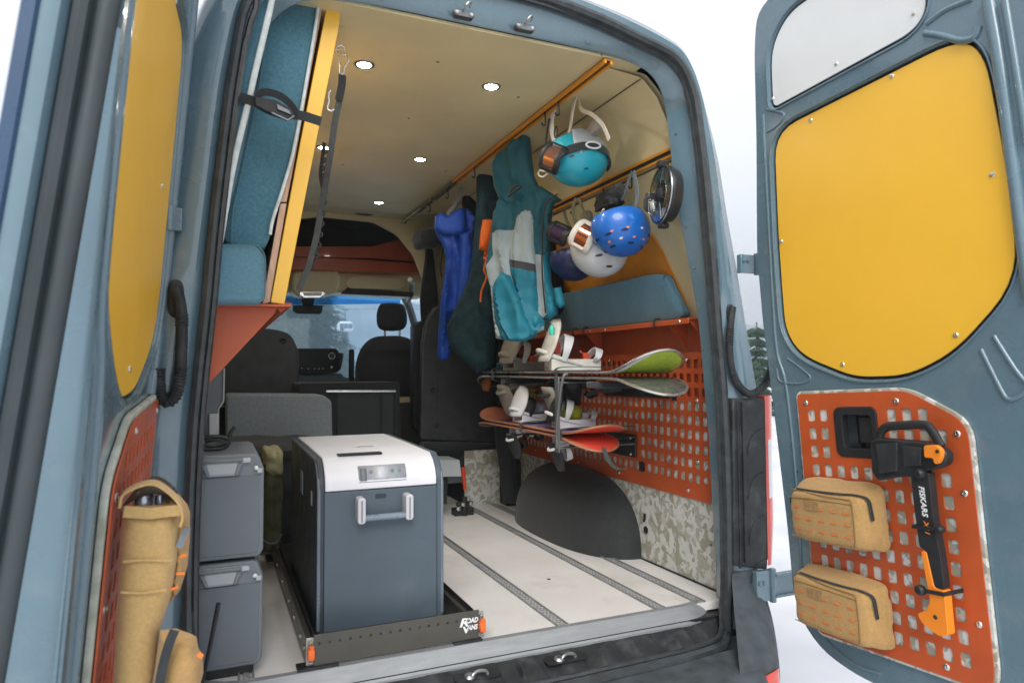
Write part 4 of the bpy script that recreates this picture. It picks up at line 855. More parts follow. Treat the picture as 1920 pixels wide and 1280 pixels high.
m=MB(); m.prism([(-0.558,2.11),(-0.506,2.122),(-0.525,1.995),(-0.534,1.912),(-0.621,1.425),(-0.685,1.057),(-0.724,1.062),(-0.653,1.495),(-0.571,1.971)],.12,1.9); m.build('yellow_board',YEL,bd,bevel=.002)
m=MB(); m.prism([(-0.568,2.02),(-0.524,2.02),(-0.525,1.991),(-0.555,1.988),(-0.571,1.989)],.112,.16); m.build('end_cap',BLK,bd,bevel=.003)
# cargo strap across cushions and board
st=thing('cargo_strap',(-0.712,0.1,1.642),'black webbing strap with a cam buckle pulled across the blue cushions','strap')
m=MB(); m.ribbon(smoothline([(-0.879,0.012,1.632),(-0.852,0.012,1.624),(-0.797,0.012,1.617),(-0.747,0.012,1.604),(-0.683,0.012,1.593),(-0.646,0.012,1.592),(-0.598,0.012,1.583)],5),.027,.0035,(0,0,1)); m.build('webbing',BLKF,st)
m=MB(); m.ribbon(smoothline([(-0.774,0.0,1.611),(-0.771,0.0,1.63),(-0.749,0.0,1.641),(-0.713,0.0,1.636),(-0.684,0.0,1.616),(-0.668,0.0,1.594)],5),.020,.004,(0,-.3,1)); each(m,'strap_tail',BLKF,st)
m=MB(); m.prism(roundpoly([(-0.78,1.617),(-0.728,1.616),(-0.685,1.598),(-0.674,1.578),(-0.691,1.567),(-0.741,1.578),(-0.779,1.593)],.006,3),-.018,.004); bk=m.build('cam_buckle',BLK,st,bevel=.003)
m=MB(); m.tube([(-0.737,-0.022,1.576),(-0.693,-0.022,1.561),(-0.676,-0.022,1.576)],.004,6); m.prism([(-0.724,1.603),(-0.69,1.59),(-0.684,1.578),(-0.721,1.588)],-.024,-.018); m.build('buckle_lever',DKSTEEL,bk,bevel=.001)
# hanging ladder strap with snap hook
hs_=thing('hanging_strap',(-0.502,0.22,1.908),'long dark ladder strap hanging from a silver snap hook beside the yellow board','strap')
m=MB(); m.tube(smoothline([(-0.522,0.22,1.904),(-0.519,0.22,1.911),(-0.507,0.22,1.917),(-0.497,0.22,1.909),(-0.495,0.22,1.893),(-0.502,0.22,1.888),(-0.511,0.22,1.895)],5),.0035,7); m.lathe([(.008,0),(.006,.006),(.004,.012)],(-0.524,0.22,1.9),(1,0,0),10); m.build('eye_bolt',STEEL,hs_)
m=MB(); m.tube(smoothline([(-0.502,0.22,1.888),(-0.486,0.22,1.882),(-0.485,0.22,1.868),(-0.497,0.22,1.845),(-0.5,0.22,1.827),(-0.507,0.22,1.822),(-0.512,0.22,1.828),(-0.512,0.22,1.849),(-0.515,0.22,1.87),(-0.512,0.22,1.883)],5,True),.0032,7,closed=True); m.build('snap_hook',STEEL,hs_)
ZP=[(-0.503,0.22,1.822),(-0.505,0.22,1.787),(-0.513,0.22,1.733),(-0.526,0.22,1.661),(-0.54,0.22,1.554)]+[(-0.55,0.3,1.434),(-0.57,0.3,1.308),(-0.596,0.3,1.2),(-0.625,0.3,1.12)]
m=MB(); m.ribbon(smoothline(ZP,5),.020,.0035,(1,.2,0)); m.build('webbing',mat('dark_grey_webbing',(.06,.065,.065),.8,var=.12,scale=40,bump=.4),hs_)
m=MB(); m.ribbon(smoothline([(-0.504,0.215,1.817),(-0.506,0.215,1.785),(-0.515,0.215,1.734)],4),.024,.006,(1,.2,0)); m.build('sewn_loop',BLKF,hs_)
P_=smoothline([(-0.546,0.31,1.62),(-0.553,0.31,1.561),(-0.558,0.31,1.507),(-0.549,0.31,1.454),(-0.555,0.31,1.382),(-0.563,0.31,1.31),(-0.575,0.31,1.238),(-0.604,0.31,1.166)],4)
for k,p in enumerate(P_[2:-1:2]):
    m=MB(); m.tube(smoothline([Vector(p)+Vector((-.004,0,.009)),Vector(p)+Vector((.010,-.006,.004)),Vector(p)+Vector((.009,-.006,-.006)),Vector(p)+Vector((-.004,0,-.009))],3),.0035,5); m.build('strap_rung',BLKF,hs_)
m=MB(); m.ribbon(P_,.012,.003,(1,.3,0)); m.build('second_web',BLKF,hs_)
m=MB(); m.tube(smoothline([(-0.54,0.22,1.764),(-0.547,0.22,1.745),(-0.545,0.22,1.728),(-0.55,0.22,1.703),(-0.54,0.22,1.697),(-0.526,0.22,1.704),(-0.52,0.22,1.721)],4),.003,6); m.build('wire_hook',STEEL,hs_)
# red bracket carrying the bed
m=MB(); m.prism([(-0.926,1.05),(-0.702,1.053),(-0.711,1.031),(-0.919,0.788)],.14,.144); br=m.build('bed_bracket',RED,van,bevel=.001,label='rust red triangular steel bracket under the small cushion')
m=MB(); m.prism([(-0.931,1.053),(-0.667,1.056),(-0.667,1.049),(-0.931,1.045)],.10,1.9)
m.build('bracket_shelf',RED,br,bevel=.001)
m=MB(); m.prism([(-0.69,1.068),(-0.658,1.065),(-0.693,1.037),(-0.703,1.05)],.16,.9); m.build('bracket_side',RED,br)
# grey cable duct with outlet block
cd=MB(); cd.prism([(-0.908,1.035),(-0.844,1.036),(-0.841,0.758),(-0.858,0.734),(-0.858,0.623),(-0.899,0.625)],.55,.60); du=cd.build('cable_duct',GREYP,van,bevel=.004)
m=MB(); m.prism([(-0.887,0.717),(-0.859,0.717),(-0.86,0.632),(-0.886,0.633)],.535,.552); m.build('outlet_block',mat('pale_outlet',(.5,.54,.55),.5),du,bevel=.003)
m=MB(); m.tube([(-0.842,0.545,0.871),(-0.843,0.545,0.758),(-0.859,0.545,0.731),(-0.858,0.545,0.631)],.003,6); m.box(-.96,-.90,.50,.60,.0,1.0); m.build('duct_edge',GREYL,du)
# battery boxes stacked
def battery(z0,z1,label,wd=.0):
    t=thing('battery_box',(-.83,.28,z0),label,'battery box','grey battery boxes stacked at the left')
    P=[(-.965,z0),(-.748,z0),(-.738,z0+.02),(-.738,z1-.045),(-.752,z1-.006),(-.765,z1),(-.965,z1)]
    m=MB(); m.prism(P,.10,.48); b=m.build('case',GREYP,t,bevel=.007,seg=3)
    m=MB(); m.prism([(-.955,z0+.012),(-.756,z0+.012),(-.748,z0+.03),(-.748,z1-.062),(-.955,z1-.062)],.096,.104); m.build('front_panel',mat('grey_front_panel',(.135,.16,.18),.55,var=.04,bump=.3,bscale=600),t,bevel=.002)
    m=MB(); zt=z1-.010; m.prism([(-.925,zt),(-.775,zt),(-.775,zt-.014),(-.800,zt-.014),(-.812,zt-.048),(-.885,zt-.048),(-.897,zt-.014),(-.925,zt-.014)],.086,.104); m.build('handle_surround',GREYL,t,bevel=.003)
    m=MB(); m.prism([(-.892,zt-.012),(-.806,zt-.012),(-.815,zt-.044),(-.882,zt-.044)],.083,.090); m.build('handle_recess',mat('pale_handle_recess',(.36,.39,.41),.5),t,bevel=.002)
    m=MB(); m.prism([(-.904,zt-.012),(-.892,zt-.012),(-.880,zt-.046),(-.889,zt-.046)],.080,.096); m.prism([(-.808,zt-.012),(-.796,zt-.012),(-.809,zt-.046),(-.818,zt-.046)],.080,.096); m.tube([(-.905,.082,zt-.004),(-.795,.082,zt-.004)],.006,8); m.build('handle',GREYP,t,bevel=.002)
    for x in (-.912,-.760):
        m=MB(); m.lathe([(.006,0),(.006,.004),(0,.005)],(x,.094,zt-.03),(0,-1,0),10); m.build('screw',STEEL,t)
    m=MB(); m.box(-.758,-.743,.090,.104,z1-.055,z1-.042); m.build('latch',GREYL,t,bevel=.002)
    return t
battery(.030,.322,'grey plastic battery box, the lower of the stack inside the left door jamb')
battery(.332,.625,'grey plastic battery box on top of its stack with a black cable over it')
m=MB(); m.box(-.93,-.76,.12,.45,.0,.029); m.build('battery_plinth',BLK,van)
cb=MB(); cb.tube(smoothline([(-0.941,0.2,0.653),(-0.916,0.2,0.655),(-0.873,0.2,0.641),(-0.83,0.2,0.655),(-0.856,0.2,0.668),(-0.902,0.2,0.664),(-0.923,0.2,0.64),(-0.88,0.2,0.632),(-0.837,0.2,0.639),(-0.827,0.2,0.677),(-0.815,0.2,0.695)],6),.006,8); cbo=tag(cb.build('power_cable',BLK,loc=(-0.88,0.2,0.638)),'coiled black power cable lying on the upper battery box','cable')
cb=MB(); cb.tube(smoothline([(-0.725,0.35,0.323),(-0.704,0.35,0.307),(-0.679,0.35,0.31),(-0.666,0.35,0.334)],5),.004,7); tag(cb.build('power_cable',BLK,loc=(-0.704,0.35,0.307)),'thin black cable running from the battery stack to the fridge slide','cable')
rod=MB(); rod.tube([(-0.855,0.03,0.237),(-0.872,0.03,0.14),(-0.888,0.03,0.056),(-0.899,0.03,0.005)],[.006,.0055,.005,.005],8); tag(rod.build('black_rod',BLK,loc=(-0.891,0.03,0.046)),'thin black rod leaning in front of the lower battery box','rod')
# white ply top on boxes
# grey felt covered case behind
gc=thing('felt_case',(-0.524,2.1,0.438),'long light grey felt covered case lying behind the fridge','case')
m=MB(); fr_=[(-0.81,0.733),(-0.287,0.721),(-0.238,0.682),(-0.231,0.433),(-0.807,0.472)]
m.prism(roundpoly(fr_,.02,4),2.1,2.45); m.build('case_shell',GREYFELT,gc,bevel=.012,seg=3)
m=MB(); m.box(-.33,-.22,2.12,2.4,.30,.42); m.prism([(-0.807,0.48),(-0.306,0.469),(-0.24,0.429),(-0.23,0.395),(-0.807,0.424)],2.09,2.3); each(m,'case_foot',BLKF,gc,bevel=.004)
# black soft crate
scr=thing('soft_crate',(0.027,2.35,0.387),'folding black fabric crate with a mesh front panel behind the fridge','crate')
q=[(-0.392,0.786),(0.232,0.786),(0.241,0.36),(-0.198,0.375),(-0.268,0.385),(-0.391,0.699)]
m=MB(); m.prism(roundpoly(q,.015,3),2.36,2.8); m.build('crate_body',BLKF,scr,bevel=.01)
m=MB(); m.prism([(-0.167,0.727),(0.191,0.728),(0.192,0.396),(-0.165,0.406)],2.352,2.362); m.build('mesh_panel',mat('grey_mesh_panel',(.045,.055,.06),.75,var=.15,scale=200,bump=.5,bscale=900),scr,bevel=.002)
m=MB(); m.tube([(-0.182,2.34,0.741),(0.202,2.34,0.742),(0.203,2.34,0.383)],.006,6); m.ribbon([(0.106,2.345,0.723),(0.111,2.345,0.394)],.016,.004,(1,0,0)); each(m,'crate_binding',BLKF,scr)
m=MB(); m.ribbon([(-0.235,2.335,0.735),(0.201,2.335,0.728)],.012,.004,(0,0,1)); m.build('metal_bar',STEEL,scr)
m=MB(); m.box(-0.18,-0.141,2.33,2.345,0.408,0.437); m.build('crate_tag',GREYL,scr)
# black duffel under the felt case
du_=thing('duffel_bag',(-.6,1.75,0),'black duffel bag in the shadow behind the battery boxes','bag')
m=MB(); softbox(m,boxfn(-.93,-.30,1.45,2.3,0,.50),12,6,.06,3); m.build('bag_body',BLKF,du_,smooth=70)
m=MB(); m.ribbon(smoothline([(-.8,1.44,.3),(-.7,1.42,.42),(-.5,1.43,.46),(-.42,1.45,.3)],5),.03,.004,(0,0,1)); m.build('bag_strap',BLKF,du_)
ob=thing('olive_sack',(-0.595,0.99,0.189),'olive and cream rolled sack squeezed between fridge and battery boxes','sack')
OLV=mat('olive_cloth',(.085,.088,.04),.85,var=.2,scale=20,bump=.5)
m=MB(); softbox(m,boxfn(-.68,-.60,1.0,1.35,.10,.50),10,5,.10,4); m.build('sack_body',OLV,ob,smooth=70)
m=MB(); softbox(m,boxfn(-.675,-.60,.99,1.3,.42,.53),8,5,.1,7); m.build('sack_top',mat('cream_cloth',(.45,.43,.25),.9,var=.1),ob,smooth=70)
# ============================================================ slide tray and fridge
tr=thing('fridge_slide',(-.34,.8,0),'black steel slide tray with a perforated front plate holding the fridge','slide tray')
TB=mat('satin_black_steel',(.03,.031,.03),.33,metal=.3,var=.1,scale=12,coat=.2)
TF=mat('warm_black_steel',(.085,.082,.07),.35,metal=.35,var=.06,scale=9)
m=MB()
for x in (-.620,-.098):
    m.box(x,x+.003,.075,1.50,.012,.088); m.box(x-.0,x+.012,.075,1.5,.012,.015); 
    m.box(x+.0035 if x<-.5 else x-.02,x+.02 if x<-.5 else x-.0005,.08,1.5,.03,.075)
m.build('side_rail',TF,tr,bevel=.001)
m=MB(); m.box(-.596,-.100,.12,1.40,.045,.05); m.box(-.598,-.595,.09,1.40,.045,.096); m.box(-.104,-.101,.09,1.40,.045,.096); m.box(-.597,-.10,1.40,1.403,.045,.096); m.build('tray',TB,tr,bevel=.001)
hs=[rrect(-.585+.030*i-.0035,-.585+.030*i+.0035,.0685,.0755,.001,1) for i in range(16)]
hs=[[(x,z) for x,z in h] for h in hs if max(p[0] for p in h)<-.115]
fp=plate('front_plate',TF,[(-.600,.010),(-.090,.010),(-.090,.098),(-.600,.098)],hs,0,.003,frame(0,.070,0),tr,bev=.0006)
m=MB(); m.box(-.598,-.092,.074,.078,.012,.096); m.build('plate_lining',SEAL,fp)
m=MB(); 
for x in (-.609,-.082):
    for z in (.030,.072): m.lathe([(.011,0),(.011,.008),(.007,.008),(.007,.002),(0,.002)],(x,.072,z),(0,-1,0),14,sx=.6)
    m.box(x-.012,x+.010,.074,.080,.012,.090)
each(m,'rail_end',mat('zinc_plate',(.45,.44,.40),.4,metal=.8,var=.15,scale=40),tr,bevel=.001)
for x in (-.607,-.080):
    m=MB(); softbox(m,boxfn(x-.011,x+.009,.052,.078,.030,.064),6,5); m.lathe([(.008,0),(.008,.006),(0,.008)],(x,.06,.064),(0,0,1),10); m.build('orange_latch',mat('orange_red_latch',(.85,.16,.03),.4),tr,smooth=60)
m=MB(); 
for x0,x1 in ((-.645,-.53),(-.175,-.082)): m.box(x0,x1,.058,.11,0.0005,.010)
for x0,x1 in ((-.645,-.60),(-.125,-.082)): m.box(x0,x1,1.3,1.4,0.0005,.010)
each(m,'mounting_foot',BLK,tr,bevel=.001)
screws([(-y,.052) for y in (.11,.21,.38,.56,.80,1.05,1.3)],Matrix(((0,1,0,-.6205),(-1,0,0,0),(0,0,1,0),(0,0,0,1))),tr,.0065,name='rail_bolt')
# maker's mark on the front plate
def PT(x,z,s=1,r=0): return Matrix(((math.cos(r),0,-math.sin(r),x),(0,1,0,.0695),(math.sin(r),0,math.cos(r),z),(0,0,0,1)))
text('R',.050,PT(-.142,.064),WHITEP,tr,shear=.25,bold=.0016,font_scale=(1.0,.7))
text('OAD',.022,PT(-.113,.068),WHITEP,tr,shear=.2,bold=.0009,font_scale=(.78,.95))
text('V',.034,PT(-.134,.041),WHITEP,tr,shear=.1,bold=.0016,font_scale=(1.0,.8))
text('ANS',.022,PT(-.112,.046),WHITEP,tr,shear=.2,bold=.0009,font_scale=(.78,.95))
# fridge
fg=thing('portable_fridge',(-.375,.56,.052),'large portable fridge with dark slate body, white lid and bar handle','fridge')
x0,x1=-.578,-.176
SP_=[(.172,.055),(.172,.50),(.180,.530),(.205,.560),(.245,.583),(.93,.588),(.95,.575),(.95,.055)]
def sideprof(x,y0,dx,mt,name,off=0):
    m=MB(Matrix(((0,1,0,x),(1,0,0,0),(0,0,1,0),(0,0,0,1)))); m.prism(SP_,0,dx); return m.build(name,mt,fg,bevel=.006,seg=3)
m=MB(); m.box(x0+.02,x1-.02,.186,.94,.056,.500); m.build('body',SLATE,fg,bevel=.003)
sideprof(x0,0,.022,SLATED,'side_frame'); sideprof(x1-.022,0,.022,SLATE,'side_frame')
m=MB(); m.box(x0+.021,x1-.021,.176,.186,.060,.484); m.build('front_panel',SLATE,fg,bevel=.002)
LP=[(.173,.487),(.173,.512),(.184,.538),(.208,.564),(.246,.585),(.60,.590),(.93,.590),(.94,.58),(.94,.488)]
m=MB(Matrix(((0,1,0,x0+.0225),(1,0,0,0),(0,0,1,0),(0,0,0,1)))); m.prism(LP,0,x1-x0-.045); ld_=m.build('lid',FWHITE,fg,bevel=.004,seg=3,smooth=40)
m=MB()
for x in (x0,x1):
    for q in [(x+(.0 if x==x0 else -.0),.1715,.07)]: m.tube([(x+(.004 if x==x0 else -.004),.174,.07),(x+(.004 if x==x0 else -.004),.174,.49),(x+(.004 if x==x0 else -.004),.184,.525),(x+(.004 if x==x0 else -.004),.21,.556),(x+(.004 if x==x0 else -.004),.25,.578),(x+(.004 if x==x0 else -.004),.92,.583)],.0055,8)
each(m,'corner_trim',mat('slate_corner_trim',(.16,.20,.24),.35,metal=.3),fg)
# display panel and grip slot on the sloping lid nose
sl0=Vector((0,.184,.538)); sl1=Vector((0,.246,.585)); 
def lidp(x,t,h=0):   # t from 0 at the nose to 1 at the top edge of the slope
    pts=[Vector((x,.173,.500)),Vector((x,.184,.538)),Vector((x,.208,.564)),Vector((x,.246,.585)),Vector((x,.30,.586))]
    k=min(3,int(t*4)); f=t*4-k; p=pts[k].lerp(pts[k+1],f); d=(pts[k+1]-pts[k]).normalized(); nrm=Vector((0,-d.z,d.y)); return p+nrm*h
def lidpatch(name,xa,xb,ta,tb,h,mt,par,nn=8):
    m=MB(); m.grid(lambda u,v:lidp(xa+(xb-xa)*u,ta+(tb-ta)*v,h),2,nn); m.grid(lambda u,v:lidp(xa+(xb-xa)*u,ta+(tb-ta)*v,-.004),2,nn)
    vs_=m.v; return m.build(name,mt,par,solid=.0015,smooth=40)
dp=lidpatch('display_panel',-0.452,-0.299,.05,.42,.0022,mat('display_grey',(.33,.36,.40),.35),ld_)
lidpatch('display_screen',-0.403,-0.357,.10,.38,.0035,mat('display_screen',(.50,.53,.57),.25),dp)
lidpatch('display_key',-0.447,-0.427,.08,.34,.0035,mat('display_key',(.16,.18,.2),.4),dp)
for px_ in (-0.413,-0.344,-0.32):
    c=lidp(px_,.25,.002); m=MB(); m.lathe([(.006,0),(.006,.002),(0,.0025)],c,(0,-.9,.3),12); each(m,'display_button',MATS['display_key'],dp)
m=MB(); m.grid(lambda u,v:(-0.45+u*0.15000000000000002,.262+.03*v,.5895+.0005),2,3); 
m=MB(); xa,xb=-0.504,-0.363; m.box(xa,xb,.243,.281,.586,.5915); m.build('grip_slot',mat('slot_black',(.012,.013,.015),.5),ld_)
m=MB(); m.prism([(xa-.006,0),(xb+.004,0),(xb+.004,.006),(xa-.006,.006)],0,.004)
m=MB(); 
for dx,w in ((0,.006),(.006,.004)): m.ribbon(smoothline([(-.41+dx,.452,.5905),(-.385,.468+dx*.5,.5905),(-.365,.458,.5905),(-.345,.472-dx,.5905)],5),[w*.2]+[w]*14+[w*.2],.0006,(0,1,0))
each(m,'lid_emblem',mat('lid_mark',(.35,.37,.4),.5),ld_)
# bar handle
hp=MB(); za,zb=.405,.475
for k,xc in enumerate((-0.451,-0.3)):
    m=MB(); m.prism(rrect(xc-.0125,xc+.0125,.388,.468,.009,4),.128,.178); b=m.build('handle_bracket',mat('silver_grey_plastic',(.52,.52,.56),.35,var=.03,coat=.2),fg,bevel=.004,seg=3)
    m=MB(); m.box(xc-.002,xc+.002,.126,.13,.395,.46); m.build('bracket_groove',GREYP,b)
m=MB(); m.tube([(-0.445,.142,.402),(-0.309,.142,.402)],.012,14); m.build('handle_bar',mat('steel_blue_bar',(.20,.25,.30),.3,metal=.4),fg)
m=MB(); m.prism(rrect(-.40,-.365,.455,.470,.004),.1745,.177); m.build('front_badge',SLATED,fg)
m=MB(); m.box(-.580,-.577,.30,.325,.425,.47); m.box(-.580,-.577,.55,.62,.42,.50); each(m,'side_vent',mat('vent_grey',(.25,.3,.32),.4),fg,bevel=.001)
# things on the floor beyond the fridge: grey box, cargo winch with red lever
gb=thing('grey_box',(.42,1.95,.20),'pale grey box end on the floor just past the fridge','box')
m=MB(); m.prism([(0.169,0.347),(0.466,0.331),(0.479,0.233),(0.169,0.247)],1.85,2.05); m.build('box_body',GREYL,gb,bevel=.003)
m=MB(); m.prism([(0.182,0.239),(0.41,0.224),(0.403,0.067),(0.183,0.085)],1.9,2.05); m.build('box_foot',BLK,gb,bevel=.003)
wj=thing('seat_latch',(.52,1.9,0),'chrome floor latch with an upright red lever by the folded seat','latch')
m=MB(); m.tube([(0.497,1.88,0.281),(0.51,1.88,0.147)],[.013,.010],8); m.build('red_lever',REDP,wj)
m=MB(); m.box(.44,.56,1.86,1.93,.0,.04); m.tube([(.45,1.86,.07),(.55,1.86,.07)],.014,8); m.tube([(.50,1.86,.0),(.50,1.86,.11)],.018,8); m.build('latch_body',BLK,wj,bevel=.002)
for x in (.455,.485,.535): 
    m=MB(); m.lathe([(.012,0),(.012,.01),(0,.012)],(x,1.845,.06+.02*math.sin(x*40)),(0,-1,0),10); m.build('latch_bolt',STEEL,wj)
# ============================================================ right side: cushion, boards, coats, helmets
wc=thing('wall_cushion',(.86,.8,1.062),'long slate blue cushion lying on the red shelf against the right wall','cushion')
m=MB(); 
def cf(a,b,c):
    z=1.064+(c+1)/2*.196; y0=.245+.055*(c+1)/2; y=y0+(1.5-y0)*(b+1)/2; x=wx(z)-.010-.055*(1-(a+1)/2)
    return (x,y,z)
softbox(m,cf,16,12,.012,3); m.build('cushion_cover',BLUEF2,wc,smooth=70)
m=MB(); m.ribbon([(.806,.292,1.245),(.806,.298,1.232),(.806,.286,1.232),(.806,.292,1.245)],.002,.002,(1,0,0)); m.build('stitched_mark',BLKF,wc)
# ---------------- snowboards
EDGE=mat('board_edge_steel',(.6,.6,.58),.3,metal=.8)
EDGC=mat('copper_board_edge',(.50,.22,.13),.4,metal=.2)
def board(name,x,y0,y1,z,w,flip,top,base,label,rise=.075,tipcol=None,yaw=0,tipflat=.22,rise2=None):
    """flat deck along y with turned up tips; flip=-1 puts the base upwards"""
    t=thing('snowboard',(x,(y0+y1)/2,z),label,'snowboard','snowboards strapped into the wall rack')
    Lg=y1-y0; N=44
    def half(s):
        e=min(s,1-s)*Lg; r=.15
        hw=w/2*(1-.10*math.cos((s-.5)*math.pi)**2*1.0)
        if e<r: hw=(w/2)*math.sqrt(max(0,1-((r-e)/r)**2.3))
        return hw
    def zz_(s):
        e=min(s,1-s)*Lg; R_=rise if s<.5 else (rise2 or rise); return flip*R_*max(0,(tipflat-e)/tipflat)**2
    S=[0,.003,.008,.015,.025,.035,.05,.07,.09]+[.11+.78*i/20 for i in range(21)]+[.91,.93,.95,.965,.975,.985,.992,.997,1]
    def P(s,k,off):
        hw=half(s); xx=x+hw*k+math.tan(yaw)*(s-.5)*Lg; return (xx,y0+Lg*s,z+zz_(s)+off)
    th=.004
    for nm,o1,mts in (('topsheet',flip*th,top),('base',-flip*th,base)):
        m=MB(); nS=len(S); K=[-1,-.8,-.4,0,.4,.8,1]
        m.grid(lambda u,v:P(S[round(u*(nS-1))],K[round(v*6)],o1),nS,7,mi=(lambda i,j:mts[1](S[i],K[j])) if isinstance(mts,tuple) else None)
        if (flip>0)!=(nm=='topsheet'): m.f=[f[::-1] for f in m.f]
        m.build('board_'+nm,mts[0] if isinstance(mts,tuple) else mts,t,smooth=60)
    m=MB(); lp=[P(s,-1,0) for s in S]+[P(s,1,0) for s in S[::-1]][1:-1]; m.tube(lp,.0056,6,closed=True); m.build('steel_edge',EDGC if Lg<1.5 else EDGE,t)
    return t
def binding(t,x,y,z,flip,ang,cols,s=1.0,open_=0.3,lean=.25,side=1):
    """strap binding: baseplate, disc, heel loop, highback, ankle and toe straps; flip=-1 hangs below the deck"""
    cb_,ch,cs_,cl_=cols
    T=Matrix.Translation((x,y,z))@Matrix.Rotation(ang,4,'Z')@Matrix.Diagonal((s,s,s*flip,1))
    b=bpy.data.objects.new('binding',None); C.objects.link(b); b.parent=t
    m=MB(T); m.prism([(-.05,.004),(.05,.004),(.048,.022),(-.048,.022)],-.13,.10); m.box(-.056,-.046,-.13,.10,.004,.055); m.box(.046,.056,-.13,.10,.004,.055); m.build('baseplate',cb_,b,bevel=.004)
    m=MB(T); m.lathe([(.036,.022),(.036,.028),(.0,.03)],(0,0,0),(0,0,1),16); m.build('disc',cs_,b)
    m=MB(T); m.tube(smoothline([(-.052,-.04,.03),(-.056,.07,.06),(-.04,.125,.085),(0,.145,.095),(.04,.125,.085),(.056,.07,.06),(.052,-.04,.03)],5),.010,8); m.build('heel_loop',cb_,b)
    m=MB(T)
    def hb(u,v):
        a=(u-.5)*2.2; w_=.092*math.sqrt(max(.02,1-(max(0,v-.45)/.56)**2))*(.72+.28*min(1,v*3)); hh=.185*v
        return (w_*math.sin(a)*.98,.085+.055*math.cos(a)-.35*hh,.045+hh)
    m.grid(hb,12,10); m.build('highback',ch,b,solid=.010,smooth=80)
    for nm,yy,hz,wd,ln in (('ankle_strap',.045,.150,.046,.07),('toe_strap',-.095,.095,.036,.058)):
        m=MB(T); pts=smoothline([(-.060,yy-.0,.045),(-.078,yy-.012,hz*.70),(-.045,yy-.03,hz),(.010,yy-.035,hz*1.04),(.060,yy-.02,hz*.78),(.062,yy,.045)],5)
        m.ribbon(pts,[wd*(.45+.55*math.sin(math.pi*i/(len(pts)-1))) for i in range(len(pts))],.009,(0,1,.3)); m.build(nm,cs_,b,bevel=.002,smooth=60)
        m=MB(T); m.box(.046,.066,yy-.020,yy+.012,hz*.55,hz*.9); m.tube([(.068,yy-.02,hz*.6),(.074,yy+.02,hz*1.0)],.005,6); m.build('buckle',cl_,b,bevel=.003)
    return b
GREEN=mat('lime_green_base',(.50,.64,.06),.3,col2=(.40,.55,.05),scale=9,coat=.5)
TEAL=mat('blue_topsheet',(.05,.22,.34),.3,coat=.5); SPK_=mat('speckled_grey_base',(.13,.14,.13),.35,col2=(.045,.05,.05),scale=70,coat=.4)
BLKD=mat('black_topsheet',(.02,.02,.022),.35,coat=.4); COP=mat('copper_tips',(.55,.20,.10),.35,var=.05,coat=.4); PINK=mat('coral_base',(.80,.10,.06),.35,coat=.4); PURP=mat('purple_topsheet',(.10,.06,.25),.35,var=.3,scale=30,coat=.4)
BW=mat('off_white_binding',(.62,.60,.53),.45,var=.06,scale=20); BG=mat('warm_grey_binding',(.30,.28,.24),.5,var=.1); BWH=mat('white_binding',(.72,.73,.74),.4,var=.05); BK=mat('black_binding',(.025,.027,.03),.5); RB=mat('red_buckle',(.75,.10,.05),.4)
LAVG=mat('lavender_binding',(.45,.46,.55),.45)
BX=.665
b1=board('',BX,.085,1.80,.848,.265,1,TEAL,([GREEN,WHITEP],lambda s,k:1 if abs(k)>.99 or (.55<k+0*s<.6) else 0),'top snowboard in the rack, with a bright lime green tip and white bindings',rise=.085,rise2=.05)
binding(b1,BX-.01,.83,.852,1,R(80),(BW,BW,BWH,RB),1.05,side=1)
binding(b1,BX-.02,1.32,.852,1,R(100),(BG,BG,BW,RB),1.0)
b2=board('',BX+.005,.065,1.84,.826,.27,-1,BLKD,SPK_,'black snowboard with a speckled grey tip lying base up just under the lime green one',rise=.06)
binding(b2,BX,.86,.822,-1,R(84),(BK,BG,BK,BG),.92)
binding(b2,BX-.01,1.40,.822,-1,R(96),(BG,BG,BG,BWH),.92)
b3=board('',BX-.02,.46,1.76,.583,.245,1,([PURP,COP],lambda s,k:1 if (s>.80 or abs(k)>=1) else 0),([PINK,COP,BLKD],lambda s,k:(0 if abs(k)<.9 and s<.2 else 1)),'short purple snowboard with copper tail and coral tip, base down in the lower rack',rise=.045,rise2=.055)
binding(b3,BX-.02,.80,.588,1,R(78),(BWH,BK,BWH,BWH),.82)
binding(b3,BX-.03,1.22,.588,1,R(100),(BWH,BWH,BK,RB),.82)
b4=board('',BX-.02,.50,1.78,.566,.245,-1,BLKD,([PINK,COP],lambda s,k:(0 if abs(k)<.9 and s<.2 else 1)),'short black snowboard with a coral tip facing up, lowest board in the rack',rise=.05,rise2=.035)
binding(b4,BX-.03,.80,.560,-1,R(84),(BWH,BK,BWH,BWH),.70)
binding(b4,BX-.03,1.30,.560,-1,R(96),(BWH,BK,BK,BWH),.70)
# boots tucked between the boards
def boot(x,y,z,rz,label,c1_,c2_):
    t=thing('snowboard_boot',(x,y,z),label,'boot','snowboard boots wedged between the boards')
    T=Matrix.Translation((x,y,z))@Matrix.Rotation(rz,4,'Z')
    m=MB(T); softbox(m,lambda a,b,c:(a*.052*(1-.12*c),b*.13+(.0),.045+c*.04*(1-.25*max(0,-b))),8,4); m.build('boot_foot',c1_,t,smooth=70)
    m=MB(T); softbox(m,lambda a,b,c:(a*.05,.065+b*.065+.03*c,.125+c*.07),8,4); m.build('boot_shaft',c2_,t,smooth=70)
    m=MB(T); m.prism(rrect(-.052,.052,-.002,.014,.004),-.135,.13); m.build('sole',BK,t,bevel=.003)
    m=MB(T); m.tube(smoothline([(-.03,.0,.14),(.03,-.01,.135),(-.03,-.03,.12),(.03,-.05,.105)],4),.003,5); m.build('lace',BW,t)
    return t
YB=mat('acid_yellow_shell',(.50,.50,.03),.4); 
boot(.70,.93,.615,R(160),'black snowboard boot with an acid yellow side, right of the pair between the racks',YB,BK)
